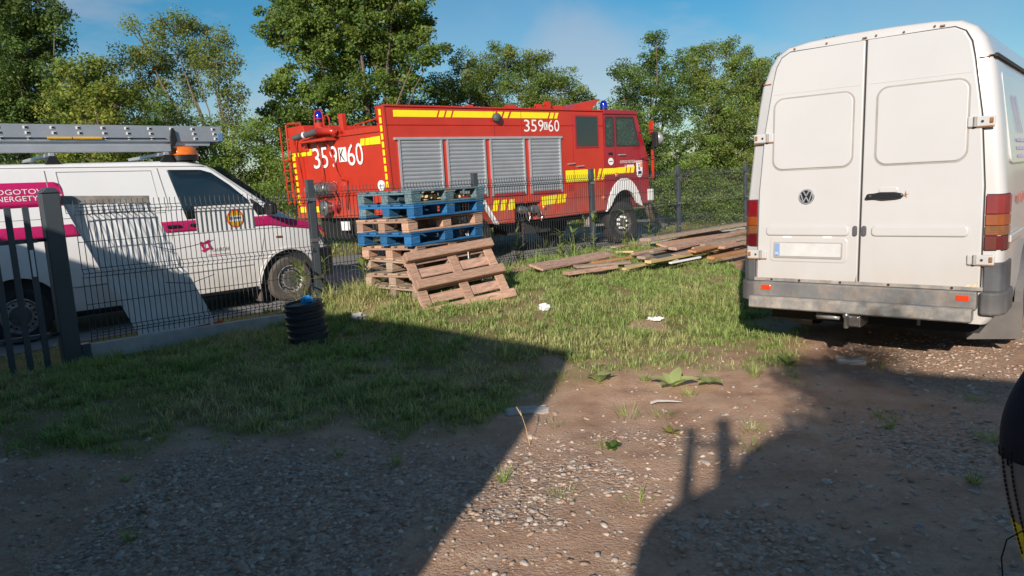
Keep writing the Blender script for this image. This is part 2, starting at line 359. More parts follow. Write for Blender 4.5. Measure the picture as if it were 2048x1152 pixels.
def ground_mat():
    m = bpy.data.materials.new('yard_earth'); m.use_nodes = True; nt = m.node_tree; p = nt.nodes['Principled BSDF']; L = nt.links.new
    p.inputs['Roughness'].default_value = .95; p.inputs['Specular IOR Level'].default_value = .15
    a = N(nt, 'ShaderNodeVertexColor', layer_name='cover'); sp = N(nt, 'ShaderNodeSeparateColor'); L(a.outputs['Color'], sp.inputs[0]); tc = N(nt, 'ShaderNodeTexCoord')
    def noise(s, d=6): n = N(nt, 'ShaderNodeTexNoise'); n.inputs['Scale'].default_value = s; n.inputs['Detail'].default_value = d; n.inputs['Roughness'].default_value = .65; L(tc.outputs['Object'], n.inputs['Vector']); return n.outputs['Fac']
    def ramp(fac, stops):
        r = N(nt, 'ShaderNodeValToRGB'); e = r.color_ramp.elements
        while len(e) < len(stops): e.new(.5)
        for k, (q, c) in enumerate(stops): e[k].position = q; e[k].color = (*c, 1)
        L(fac, r.inputs[0]); return r.outputs[0]
    def mix(f, A, B):
        q = N(nt, 'ShaderNodeMix', data_type='RGBA'); L(f, q.inputs[0]); L(A, q.inputs[6]); L(B, q.inputs[7]); return q.outputs[2]
    dirt = ramp(noise(3.2, 9), [(.28, (.33, .185, .118)), (.5, (.50, .315, .212)), (.72, (.60, .42, .30))])
    vo = N(nt, 'ShaderNodeTexVoronoi'); vo.inputs['Scale'].default_value = 48; L(tc.outputs['Object'], vo.inputs['Vector'])
    vs = N(nt, 'ShaderNodeSeparateColor'); L(vo.outputs['Color'], vs.inputs[0])
    grav = ramp(vs.outputs[0], [(.0, (.27, .175, .122)), (.5, (.43, .30, .22)), (1, (.54, .43, .34))])
    turf = ramp(noise(14, 8), [(.3, (.14, .125, .05)), (.55, (.23, .20, .08)), (.75, (.36, .26, .15))])
    c = mix(sp.outputs[1], dirt, grav)
    gf = N(nt, 'ShaderNodeMath', operation='MULTIPLY'); gf.use_clamp = True; gf.inputs[1].default_value = 1.0; L(sp.outputs[0], gf.inputs[0])
    c = mix(gf.outputs[0], c, turf); L(c, p.inputs['Base Color'])
    b1 = N(nt, 'ShaderNodeMath', operation='MULTIPLY'); L(vo.outputs['Distance'], b1.inputs[0]); L(sp.outputs[1], b1.inputs[1])
    b2 = N(nt, 'ShaderNodeMath', operation='SUBTRACT'); L(noise(70, 5), b2.inputs[0]); L(b1.outputs[0], b2.inputs[1])
    bp = N(nt, 'ShaderNodeBump'); bp.inputs['Strength'].default_value = .9; bp.inputs['Distance'].default_value = .016; L(b2.outputs[0], bp.inputs['Height']); L(bp.outputs[0], p.inputs['Normal'])
    return m
ground = link_mesh('ground', arr_mesh('ground', np.stack([X, Y, Z], 1), F, ground_mat(), {'cover': cov}, smooth=True)); tag(ground, kind='structure')

# road beyond the fence
def fpt(t, d, z=0): return (FX + t * FT[0] + d * FN[0], FY + t * FT[1] + d * FN[1], z)
mb = MB(); ts = np.linspace(-60, 160, 221); vs = []
for t in ts:
    near = -1.85 - 3.5 * float(sstep((t - 8) / 8)) + .12 * math.sin(t * 1.3) + .08 * math.sin(t * 3.1); far = -8.0 - .4 * float(sstep((t - 8) / 12)) + .12 * math.sin(t * .9 + 1)
    for k in range(5): vs.append(fpt(t, near + (far - near) * k / 4, .006))
fs = [(i * 5 + k, (i + 1) * 5 + k, (i + 1) * 5 + k + 1, i * 5 + k + 1) for i in range(len(ts) - 1) for k in range(4)]
mb.add(vs, fs); tag(mb.build('road', M['asphalt']), kind='structure')

# ------------------------------------------------------------------ buildings that shade the yard (behind the camera)
def shed(name, label, A, fdir, bdir, ln, dp, h):
    fdir = Vector((*fdir, 0)).normalized(); bdir = Vector((*bdir, 0)).normalized(); A = Vector((*A, 0)); r = empty(name, A)
    o = Vector((0, 0, 0)); f = fdir * ln; b = bdir * dp
    mbw = MB(); c = [o, o + f, o + f + b, o + b]
    mbw.add(c + [p + Vector((0, 0, h - .02)) for p in c], [(0, 1, 5, 4), (1, 2, 6, 5), (2, 3, 7, 6), (3, 0, 4, 7)]); mbw.build('wall', M['plaster'], r)
    mr = MB(); k = [p + Vector((0, 0, h - .02)) for p in c]; g0 = (k[0] + k[3]) / 2 + Vector((0, 0, .55)); g1 = (k[1] + k[2]) / 2 + Vector((0, 0, .55))
    mr.add(k + [g0, g1], [(0, 1, 5, 4), (2, 3, 4, 5), (0, 4, 3), (1, 2, 5), (0, 3, 2, 1)]); mr.build('roof', M['roof'], r)
    md = MB(); p0 = f * .35; p1 = f * .6; out = -bdir * .03
    md.add([p0 + out, p1 + out, p1 + out + Vector((0, 0, 2.3)), p0 + out + Vector((0, 0, 2.3))], [(0, 1, 2, 3)]); md.build('door', M['anthracite'], r)
    return tag(r, label, 'building')
shed('garage_building', 'plastered garage left of the viewer that throws the left shadow', (-1.31, -.25), (-.765, .644), (-.644, -.765), 11, 6, 3.04)
shed('storage_building', 'plastered storage building right of the viewer that throws the right shadow', (.78, -1.06), (.86, -.51), (-.37, -.93), 8, 3.0, 3.04)
tr = empty('shadow_trailer', (-.32, -1.35, 0)); tag(tr, 'unseen tarpaulin trailer added behind the viewer to cast the rounded two-post shadow', 'trailer')  # added out of view, outline shaped for the foreground shadow it casts
mb = MB(); prof = [(-.40, .7), (-.40, 1.93), (-.36, 2.03), (-.25, 2.11), (-.05, 2.20), (.04, 2.24), (.08, 2.36), (.22, 2.45), (.45, 2.55), (.70, 2.61), (.70, .7)]
mb.prism(prof, lambda a, b, t: (a, t, b), -.35, .1); mb.build('cover', M['tarp'], tr, bevel=.05)
mb = MB(); mb.bx(-.42, .72, -.4, .12, .55, .68); mb.build('bed', M['wood2'], tr)
for px, h in ((-.17, 2.52), (.03, 2.58)):
    mb = MB(); k_ = .024 if px < 0 else .04; mb.bx(px - k_, px + k_, .13, .2, .5, h); mb.build('stake', M['wood2'], tr)
mb = MB(); mb.bx(-.13, .12, .14, .19, 2.385, 2.41); mb.build('crossbar', M['wood2'], tr)
for sx in (-.42, .72):
    mb = MB(); mb.lathe([(.05, -.08), (.34, -.08), (.36, 0), (.34, .08), (.05, .08)], 20, Matrix.Translation((sx, -.15, .36)) @ Matrix.Rotation(R_(90), 4, 'Y')); mb.build('wheel', M['rubber'], tr)

# ------------------------------------------------------------------ wheels
def wheel(parent, c, out, r, wd, style='van', tyre_mat='rubber'):
    z = Vector(out).normalized(); x = z.orthogonal().normalized(); y = z.cross(x)
    m = Matrix(((x.x, y.x, z.x, c[0]), (x.y, y.y, z.y, c[1]), (x.z, y.z, z.z, c[2]), (0, 0, 0, 1)))
    e = bpy.data.objects.new('wheel', None); COL.objects.link(e); e.parent = parent; e.empty_display_size = .1
    h = wd / 2; ri = r * (.62 if style == 'van' else .56)
    mb = MB(); mb.lathe([(ri, -h * .8), (r * .9, -h), (r * .985, -h * .8), (r, -h * .3), (r * .985, -h * .28), (r * .985, -h * .2), (r, -h * .18), (r, h * .18), (r * .985, h * .2), (r * .985, h * .28), (r, h * .3), (r * .985, h * .8), (r * .93, h), (r * .80, h * 1.03), (ri * 1.04, h * .9), (ri, h * .75)], 40, m)
    mb.build('tyre', M[tyre_mat], e, smooth=False, auto=True)
    if style == 'van':
        mb = MB(); mb.lathe([(ri * 1.02, h * .2), (ri * 1.02, h * .86), (ri * .96, h * .9), (ri * .9, h * .62), (ri * .84, h * .5), (ri * .62, h * .62), (ri * .5, h * .64), (.01, h * .64)], 36, m); mb.build('rim', M['rim'], e, auto=True)
        mb = MB(); mb.lathe([(ri * .56, h * .66), (ri * .54, h * .74), (ri * .25, h * .80), (ri * .22, h * .86), (.005, h * .88)], 28, m); mb.build('hub_cap', M['hub'], e, auto=True)
        mb = MB()
        for k in range(16):
            a = 2 * math.pi * k / 16; q = Vector((math.cos(a) * ri * .73, math.sin(a) * ri * .73, h * .60)); mb.lathe([(ri * .062, 0), (ri * .062, .016), (.001, .016)], 8, m @ Matrix.Translation(q))
        mb.build('vent_holes', M['black'], e)
    else:
        mb = MB(); mb.lathe([(ri * 1.02, 0), (ri * 1.02, h * .84), (ri * .95, h * .86), (ri * .85, h * .3), (ri * .6, h * .2), (ri * .55, h * .55), (ri * .3, h * .6), (ri * .28, h * .95), (.01, h * 1.0)], 32, m); mb.build('rim', M['hub'], e, auto=True)
        mb = MB()
        for k in range(8):
            a = 2 * math.pi * k / 8 + .2; q = Vector((math.cos(a) * ri * .50, math.sin(a) * ri * .50, h * .5)); mb.lathe([(.032, 0), (.032, .06), (.024, .075), (.001, .075)], 8, m @ Matrix.Translation(q))
        mb.build('wheel_nuts', M['white'], e)
    return e

# ------------------------------------------------------------------ white high-roof panel van, seen from behind (local: x right, y forward, z up)
VAN = empty('white_panel_van', (2.721, 5.621, 0), -.719)
tag(VAN, 'white high roof panel van with rust spots, its closed rear doors facing the viewer', 'van')
LEAN = .065
def vy(z, off=0): return LEAN * (z - .6) + off
HW = [(.42, .86), (.50, .92), (.70, .943), (1.35, .934), (1.85, .886), (2.10, .855), (2.29, .825), (2.34, .80), (2.44, .765), (2.52, .71), (2.575, .62), (2.60, .45), (2.61, .2), (2.612, 0)]
sec = [(x, z) for z, x in HW]; sec = sec + [(-x, z) for x, z in reversed(sec[:-1])]
mb = MB(); rings = [(0, .955), (.012, .975), (.04, .992), (.10, 1.0), (.5, 1.0), (1.0, 1.0), (2.5, 1.0), (4.0, 1.0), (4.5, .99)]
n = len(sec); vs = []
for (yy, s_) in rings:
    for x, z in sec:
        zz = z if z < 2 else 2 + (z - 2) * (1 - (1 - s_) * 1.1)
        vs.append((x * s_, yy + (LEAN * (z - .6) if yy < .6 else 0), zz))
fs = [(i * n + k, i * n + (k + 1) % n, (i + 1) * n + (k + 1) % n, (i + 1) * n + k) for i in range(len(rings) - 1) for k in range(n)]
fs += [tuple(range(n)), tuple((len(rings) - 1) * n + k for k in range(n - 1, -1, -1))]
mb.add(vs, fs); body = mb.build('body', M['van_white'], VAN, auto=True)
# windscreen end and nose
mb = MB(); mb.prism([(4.5, .45), (4.5, 2.5), (4.75, 2.2), (5.05, 1.35), (5.45, 1.05), (5.5, .45)], lambda a, b, t: (t, a, b), -.9, .9); mb.build('nose', M['van_white'], VAN, bevel=.05)
def rear_poly(mbx, poly, o0, o1): mbx.prism(poly, lambda a, b, t: (a, vy(b, t), b), o0, o1); return mbx
# dark recess behind the door shut lines
mb = MB(); rear_poly(mb, [(-.818, .665), (-.813, 1.4), (-.776, 1.9), (-.716, 2.3), (-.693, 2.415), (-.651, 2.492), (-.58, 2.531), (.58, 2.531), (.651, 2.492), (.693, 2.415), (.716, 2.3), (.776, 1.9), (.813, 1.4), (.818, .665)], -.012, .05); mb.build('door_seal', M['gap'], VAN)
half = [(.810, .675), (.805, 1.4), (.768, 1.9), (.708, 2.3), (.685, 2.41), (.645, 2.485), (.58, 2.522), (.5, 2.524)]
doors = {}
for sgn, nm in ((-1, 'left'), (1, 'right')):
    P = [(sgn * .007, .675)] + [(sgn * x, z) for x, z in half] + [(sgn * .007, 2.527)]
    mb = MB(); rear_poly(mb, P, -.03, -.0005); d = mb.build('rear_door', M['van_white'], VAN, bevel=.009, seg=3); doors[sgn] = d
    d['label'] = 'white %s rear door with pressed blank window panel' % nm
    x0, x1 = (.085, .70) if sgn > 0 else (-.70, -.065)
    mb = MB(); rear_poly(mb, rrect(x0 + .0, x1, 1.575, 2.165, .085, 8), -.0325, -.02); mb.build('panel_seam', M['seam'], d)
    mb = MB(); rear_poly(mb, rrect(x0 + .013, x1 - .013, 1.588, 2.152, .075, 8), -.040, -.02); mb.build('window_panel', M['van_white'], d, bevel=.006, seg=3)
    # pressed ridge
    a, b = (.085, .73) if sgn > 0 else (-.735, -.075)
    mb = MB(); rear_poly(mb, rrect(a, b, 1.045, 1.125, .03, 4), -.045, -.02); mb.build('pressed_ridge', M['van_white'], d, bevel=.013, seg=3)
    mb = MB(); rear_poly(mb, [(sgn * .03, 2.195), (sgn * .70, 2.195), (sgn * .70, 2.20), (sgn * .03, 2.20)], -.032, -.02); mb.build('weld_crease', M['van_white'], d)
    # latch pads by the shut line
    mb = MB(); rear_poly(mb, rrect(sgn * .033 - .017, sgn * .033 + .017, 1.045, 1.125, .016, 4), -.045, -.02); mb.build('latch_pad', M['plastic'], d, bevel=.005)
    for hz in (1.85, .885):
        hx = np.interp(hz, [.675, 1.4, 1.9], [.810, .805, .768]) * sgn
        hg = MB(); c = (hx, vy(hz, -.038), hz); hg.box(c, (.165, .022, .072)); hp = hg.build('hinge', M['van_white'], d, bevel=.008)
        hg = MB(); hg.tube([(hx - sgn * .035, vy(hz, -.055), hz - .034), (hx - sgn * .035, vy(hz, -.055), hz + .034)], .012, 10); hg.build('hinge_pin', M['seam'], hp)
        hg = MB(); hg.lathe([(.009, 0), (.009, .004), (.001, .004)], 10, Matrix.Translation((hx + sgn * .008, vy(hz, -.0495), hz)) @ Matrix.Rotation(R_(90), 4, 'X')); hg.build('bolt', M['gap'], hp)
        hg = MB(); hg.box((hx + sgn * .062, vy(hz, -.052), hz + .004), (.02, .014, .036)); hg.build('hinge_stop', M['rust'], hp, bevel=.003)
        hg = MB(); hg.box((hx, vy(hz, -.034), hz - .040), (.16, .012, .006)); hg.build('hinge_rust', M['rust'], hp)
D = doors[1]
mb = MB(); rear_poly(mb, [(.035, 1.335), (.05, 1.368), (.10, 1.372), (.14, 1.380), (.24, 1.378), (.29, 1.368), (.305, 1.352), (.29, 1.335), (.25, 1.328), (.16, 1.322), (.10, 1.332), (.05, 1.328)], -.062, -.026); mb.build('door_handle', M['black_glossy'], D, bevel=.008)
mb = MB(); rear_poly(mb, rrect(.125, .26, 1.375, 1.415, .018, 5), -.036, -.02); mb.build('handle_recess', M['van_white'], D, bevel=.006)
mb = MB(); mb.lathe([(.008, 0), (.008, .006), (.001, .006)], 10, Matrix.Translation((.075, vy(1.352, -.0618), 1.352)) @ Matrix.Rotation(R_(90), 4, 'X')); mb.build('lock', M['steel'], D)
mb = MB(); rear_poly(mb, [(.300, 1.335), (.312, 1.385), (.318, 1.36), (.335, 1.362), (.316, 1.352), (.322, 1.33), (.308, 1.345)], -.0325, -.025); mb.build('rust_spot', M['rust'], D)
mb = MB(); rear_poly(mb, [(.70, .678), (.79, .678), (.80, .73), (.77, .70), (.74, .705)], -.0322, -.025); mb.build('rust_stain', mat('rust_stain', (.55, .40, .22), .8, var=.35, scale=30, col2=(.70, .62, .52)), D)
mb = MB(); rear_poly(mb, [(-.03, .676), (-.012, .676), (-.012, .74), (-.018, .70)], -.0322, -.025); mb.build('rust_stain', M['rust'], doors[-1])
# round maker's badge: ring with V over W
D = doors[-1]; bc = (-.41, 1.36)
bm_ = Matrix.Translation((bc[0], vy(bc[1], -.03), bc[1])) @ Matrix.Rotation(R_(90), 4, 'X')
mb = MB(); mb.lathe([(.060, 0), (.060, .008), (.052, .012), (.001, .012)], 36, bm_); bd = mb.build('badge', M['black_glossy'], D, auto=True)
mb = MB(); mb.lathe([(.059, .010), (.058, .017), (.051, .017), (.050, .010)], 36, bm_)
def bstroke(pts, wd=.0075):
    for (a, b) in zip(pts[:-1], pts[1:]):
        mb.beam((bc[0] + a[0], vy(bc[1], -.045), bc[1] + a[1]), (bc[0] + b[0], vy(bc[1], -.045), bc[1] + b[1]), wd, .006, up=(0, 1, 0))
bstroke([(-.024, .047), (-.001, .006), (.001, .006), (.024, .047)]); bstroke([(-.045, .028), (-.021, -.043), (-.001, -.004), (.001, -.004), (.021, -.043), (.045, .028)])
mb.build('emblem', M['alu'], bd)
# number plate in its recess
mb = MB(); rear_poly(mb, rrect(-.70, -.085, .83, 1.03, .035, 5), -.036, -.02); mb.build('plate_surround', M['van_white'], D, bevel=.006)
mb = MB(); rear_poly(mb, rrect(-.665, -.12, .862, .992, .012, 3), -.044, -.03); pl = mb.build('plate_frame', M['seam'], D)
mb = MB(); rear_poly(mb, rrect(-.655, -.130, .878, .984, .008, 3), -.048, -.03); mb.build('number_plate', M['plate'], pl)
mb = MB(); rear_poly(mb, rrect(-.653, -.612, .880, .982, .006, 3), -.050, -.03); mb.build('country_band', M['plate_blue'], pl)
text('country_letters', 'PL', M['white'], pl, (-.645, vy(.889, -.0515), .889), (1, 0, 0), (0, LEAN, 1), .020)
for px in (-.56, -.24):
    mb = MB(); mb.bx(px - .035, px + .035, -.035 + vy(1.05), -.012 + vy(1.05), 1.025, 1.04); mb.build('plate_lamp', M['white'], D)
# tail lamps wrapping the corners
for sgn in (-1, 1):
    e = bpy.data.objects.new('tail_lamp', None); COL.objects.link(e); e.parent = VAN
    def lamp_piece(nm, z0, z1, mm, out):
        P = [(.822, -.012 - out), (.892, -.006 - out), (.930, .02 - out * .5), (.948 + out, .075), (.952 + out, .13), (.91, .13), (.822, .04)]
        b = MB(); b.prism(P, lambda a, q, t: (sgn * a, q + vy(t), t), z0, z1); return b.build(nm, mm, e, bevel=.004)
    lamp_piece('housing', .945, 1.345, M['gap'], -.004)
    lamp_piece('brake_lens', 1.205, 1.338, M['red_lens'], .004); lamp_piece('indicator_lens', 1.125, 1.202, M['tail_amber'], .004)
    lamp_piece('reversing_lens', 1.055, 1.122, M['clear_lens'], .004); lamp_piece('fog_lens', .952, 1.052, M['dark_lens'], .004)
    for k in range(5): lamp_piece('lens_rib', 1.062 + k * .012, 1.066 + k * .012, M['tail_amber'], .006)
# rain gutter and roof joint
for sgn in (-1, 1):
    mb = MB(); mb.beam((sgn * .832, .12, 2.30), (sgn * .832, 4.5, 2.30), .02, .025); mb.build('rain_gutter', M['gap'], VAN)
    mb = MB(); mb.beam((sgn * .735, vy(2.29, -.004), 2.292), (sgn * .80, vy(2.29, -.004), 2.292), .012, .006); mb.build('joint_rust', M['rust'], VAN)
    mb = MB(); mb.tube([(sgn * .795, vy(2.3, -.003), 2.297), (sgn * .815, .10 + .03, 2.3), (sgn * .832, .20, 2.30)], .006, 6); mb.build('roof_joint', M['gap'], VAN)
for k, x in enumerate((-.55, -.3, -.02, .06, .25, .45, .5)):
    mb = MB(); mb.box((x, vy(2.545, -.006), 2.548 + .006 * (k % 2)), (.03 if k in (2, 6) else .012, .012, .01)); mb.build('rust_speck', M['rust'], VAN)
# bumper
mb = MB(); mb.bx(-.83, .83, -.03, .05, .662, .690); mb.build('sill_strip', M['step'], VAN, bevel=.004)
for k, x in enumerate((-.68, -.45, -.13, .22, .64)):
    mb = MB(); mb.lathe([(.011, 0), (.008, .006), (.001, .006)], 8, Matrix.Translation((x, -.03, .677)) @ Matrix.Rotation(R_(90), 4, 'X')); mb.build('screw', M['gap'], VAN)
mb = MB(); mb.bx(-.83, .80, -.06, .06, .525, .660); bp_ = mb.build('bumper', mat('bumper_grey', (.15, .15, .15), .6, var=.25, scale=5, bump=.1, col2=(.22, .19, .165)), VAN, bevel=.012)
mb = MB(); mb.prism([(-.16, .535), (-.145, .55), (-.05, .545), (-.05, .455), (-.15, .448), (-.165, .46)], lambda a, b, t: (t, a, b), -.825, .785); mb.build('step', M['step'], VAN, bevel=.006)
for sgn in (-1, 1):
    mb = MB(); mb.prism([(.815, -.05), (.885, -.055), (.938, -.02), (.968, .06), (.968, .36), (.89, .36), (.815, .0)], lambda a, q, t: (sgn * a, q, t), .49, .66); c = mb.build('bumper_corner', M['plastic'], VAN, bevel=.02, seg=3)
    mb = MB(); mb.prism([(.826, -.012), (.885, -.010), (.930, .015), (.953, .07), (.953, .33), (.885, .33), (.826, .02)], lambda a, q, t: (sgn * a, q, t), .655, .865); mb.build('corner_upper', M['plastic'], c, bevel=.01)
    mb = MB(); mb.bx(sgn * .715 - .04, sgn * .715 + .04, -.068, -.05, .592, .632); mb.build('reflector', M['reflector'], bp_, bevel=.004)
# underbody, hitch, mud flap, wheels
mb = MB(); mb.bx(-.78, .78, .25, 4.6, .30, .50); mb.build('underbody', M['inside'], VAN)
mb = MB(); mb.bx(-.06, .05, -.12, .1, .345, .44); mb.bx(-.05, .04, -.135, -.11, .355, .43); hb = mb.build('tow_bracket', M['steel'], VAN, bevel=.006)
mb = MB(); mb.lathe([(.018, -.05), (.016, .02), (.02, .03), (.026, .05), (.02, .072), (.001, .078)], 14, Matrix.Translation((-.045, -.15, .39))); mb.build('tow_ball', M['steel'], hb, smooth=True)
mb = MB(); mb.tube([(-.30, -.02, .40), (-.18, -.05, .40), (-.12, -.06, .395)], [.03, .022, .014], 10); mb.build('tow_socket', M['grey_lamp'], VAN, smooth=True)
mb = MB(); mb.tube([(.42, .05, .45), (.42, .03, .37)], .012, 8); mb.build('tow_eye', M['grey_lamp'], VAN)
mb = MB(); mb.tube([(-.5, .3, .36), (-.5, 1.4, .36)], .09, 12); mb.build('exhaust', M['step'], VAN)
mb = MB(); mb.tube([(-.7, 1.30, .38), (.7, 1.30, .38)], .07, 10); mb.build('axle', M['inside'], VAN)
for sgn in (-1, 1):
    mb = MB(); mb.prism([(.62, .13), (.99, .17), (.99, .46), (.62, .46)], lambda a, q, t: (sgn * a, t, q), .80, .815); mb.build('mud_flap', M['plastic'], VAN)
    wheel(VAN, (sgn * .80, 1.30, .395), (sgn, 0, 0), .345, .24, 'van'); wheel(VAN, (sgn * .80, 4.6, .395), (sgn, 0, 0), .345, .22, 'van')
    A = [(1.30 + .50 * math.cos(R_(a)), .42 + .50 * math.sin(R_(a))) for a in range(-5, 186, 10)] + [(1.30 + .43 * math.cos(R_(a)), .42 + .43 * math.sin(R_(a))) for a in range(185, -6, -10)]
    mb = MB(); mb.prism(A, lambda a, q, t: (sgn * t, a, q), .93, .985); mb.build('arch_flare', M['plastic'], VAN)
    mb = MB(); mb.prism([(1.30 + .43 * math.cos(R_(a)), .42 + .43 * math.sin(R_(a))) for a in range(-5, 186, 10)], lambda a, q, t: (sgn * t, a, q), .7, .962); mb.build('wheel_well', M['gap'], VAN)
    # pressed side panels with their faded lettering
    for k in range(3):
        y0 = .30 + k * 1.45
        mb = MB(); P = rrect(y0, y0 + 1.3, 1.55, 2.20, .05, 4)
        mb.prism(P, lambda a, q, t: (sgn * (np.interp(q, [1.35, 1.85, 2.1, 2.29], [.945, .895, .855, .825]) + t), a, q), -.01, .006); mb.build('side_panel', M['van_white'], VAN, bevel=.004)
    mb = MB(); mb.beam((sgn * .955, .15, 1.02), (sgn * .955, .85, 1.02), .02, .05); mb.build('side_moulding', M['van_white'], VAN, bevel=.005)
def side_pt(y_, z_): return (np.interp(z_, [.7, 1.35, 1.85, 2.1, 2.29], [.955, .945, .895, .855, .825]) + .010, y_, z_)
nslope = Vector((-.1, 0, 1))
for (y0, a, b) in ((.62, .0, -.12), (.80, .0, .12), (1.5, 0, -.1), (1.62, 0, .1)):
    mb = MB(); mb.beam(side_pt(y0, 2.05), side_pt(y0 + .16, 1.78), .03, .004, up=(1, 0, .1)); mb.build('faded_stripe', M['mauve'], VAN)
for r_ in range(3):
    for k in range(7):
        y0 = .62 + k * .08
        mb = MB(); mb.beam(side_pt(y0, 1.72 - r_ * .06), side_pt(y0 + .055, 1.72 - r_ * .06), .025, .003, up=(1, 0, .1)); mb.build('faded_line', M['mauve'], VAN)
for k in range(9):
    y0 = .48 + k * .075
    mb = MB(); mb.beam(side_pt(y0, 1.30 - .008 * (k % 3)), side_pt(y0 + .045, 1.30 - .008 * (k % 3)), .05 + .012 * (k % 2), .003, up=(1, 0, 0)); mb.build('red_mark', M['side_text'], VAN)

# ------------------------------------------------------------------ white utility van with magenta stripe (local: x forward, y left, right flank at y=0)
T5 = empty('utility_van', (-5.80, 8.39, 0), R_(43.43))
tag(T5, 'white utility service van with magenta stripe and roof ladder, parked behind the mesh fence', 'van')
TOPX = [-1.02, -.95, -.8, 1.9, 2.2, 2.42, 2.55, 2.75, 3.0, 3.25, 3.42, 3.68, 3.9, 4.07, 4.18, 4.25, 4.28]
TOPZ = [1.95, 2.06, 2.12, 2.13, 2.115, 2.075, 2.02, 1.87, 1.68, 1.49, 1.37, 1.235, 1.12, 1.02, .93, .80, .62]
def t5_half(x, z):
    hw = np.interp(z, [.2, .45, .9, 1.30, 2.02, 2.13], [.90, .95, .952, .945, .83, .80])
    hw *= np.interp(x, [-1.02, -.85, 3.5, 3.9, 4.1, 4.28], [.97, 1, 1, .965, .92, .78]); return hw
def t5_bot(x):
    zb = .25 if -.9 < x < 4.05 else .30
    for c in (0.04, 3.46):
        q = .46 ** 2 - (x - c) ** 2
        if q > 0: zb = max(zb, .33 + math.sqrt(q))
    return zb
st = sorted(set([round(v, 3) for v in list(np.linspace(-1.02, 4.28, 54)) + TOPX + [c + .459 * math.cos(R_(a)) for c in (.04, 3.46) for a in range(0, 181, 9)] + [c + s * .462 for c in (.04, 3.46) for s in (-1, 1)]]))
KS, KR = 9, 5; vs = []; ring_n = 2 * (KS + KR)
for x in st:
    zt = float(np.interp(x, TOPX, TOPZ)); zb = min(t5_bot(x), zt - .15); zs = zt - .10; half = []
    for k in range(KS): z = zb + (zs - zb) * k / (KS - 1); half.append((t5_half(x, z), z))
    h0 = half[-1][0]
    for k in range(1, KR + 1):
        a = R_(90 * k / KR); half.append((h0 - .14 + .14 * math.cos(a) if k < KR else h0 * .5, zs + .085 * math.sin(a) + (.015 if k == KR else 0)))
    for hx, z in half: vs.append((x, .95 - hx, z))
    for hx, z in reversed(half): vs.append((x, .95 + hx, z))
fs = []
for i in range(len(st) - 1):
    for k in range(ring_n - 1):
        fs.append((i * ring_n + k, i * ring_n + k + 1, (i + 1) * ring_n + k + 1, (i + 1) * ring_n + k))
fs += [tuple(range(ring_n - 1, -1, -1)), tuple((len(st) - 1) * ring_n + k for k in range(ring_n))]
mb = MB(); mb.add(vs, fs); mb.build('body', M['t5_white'], T5, auto=True)
mb = MB(); mb.bx(-.95, 4.0, .12, 1.78, .22, .5); mb.bx(-.5, .6, .06, 1.84, .3, .80); mb.bx(2.95, 3.98, .06, 1.84, .3, .80); mb.build('underbody', M['inside'], T5)
def t5_side(x, z, off): return (x, .95 - float(t5_half(x, z)) - off, z)
def side_sheet(name, poly, mm, off, parent, nx=14, th=.004):
    """thin sheet laid on the flank: polygon cut into vertical strips so that it follows the curve"""
    xs = sorted(set([round(p[0], 4) for p in poly] + list(np.linspace(min(p[0] for p in poly), max(p[0] for p in poly), nx))))
    def span(x):
        zz = []
        for (a, b) in zip(poly, poly[1:] + poly[:1]):
            if (a[0] - x) * (b[0] - x) <= 0 and abs(a[0] - b[0]) > 1e-7: zz.append(a[1] + (b[1] - a[1]) * (x - a[0]) / (b[0] - a[0]))
        return (min(zz), max(zz)) if zz else (0, 0)
    mbx = MB(); nz_ = 6; vs = []; m_ = len(xs)
    for x in xs:
        e = 1e-4 if x == xs[0] else (-1e-4 if x == xs[-1] else 0); z0, z1 = span(x + e)
        for k in range(nz_): z = z0 + (z1 - z0) * k / (nz_ - 1); vs.append(t5_side(x, z, off))
    mbx.add(vs, [(i * nz_ + k, i * nz_ + k + 1, (i + 1) * nz_ + k + 1, (i + 1) * nz_ + k) for i in range(m_ - 1) for k in range(nz_ - 1)])
    o = mbx.build(name, mm, parent, smooth=True)
    so = o.modifiers.new('solid', 'SOLIDIFY'); so.thickness = th; so.offset = 0
    return o
def seam_line(pts, parent, off=.001, r=.006):
    b = MB(); b.tube([t5_side(x, z, off) for x, z in pts], r, 5); return b.build('panel_seam', M['seam'], parent)
# front door window, quarter light, mirror
side_sheet('door_window', [(1.90, 1.995), (2.34, 1.985), (2.48, 1.94), (2.70, 1.77), (2.93, 1.55), (2.99, 1.40), (2.9, 1.36), (2.05, 1.33)], M['glass'], .006, T5, 20)
side_sheet('quarter_light', [(2.96, 1.57), (3.06, 1.50), (3.24, 1.33), (3.04, 1.32), (2.99, 1.42)], M['black_glossy'], .006, T5, 8)
mb = MB(); mb.box((3.18, -.13, 1.40), (.12, .24, .17)); mb.build('door_mirror', M['black_glossy'], T5, bevel=.04, seg=3)
mb = MB(); mb.add([(2.62, .18, 2.00), (2.62, 1.72, 2.00), (3.38, 1.78, 1.405), (3.38, .12, 1.405)], [(0, 1, 2, 3)]); o = mb.build('windscreen', M['glass'], T5); o.location = (.03, 0, .03)
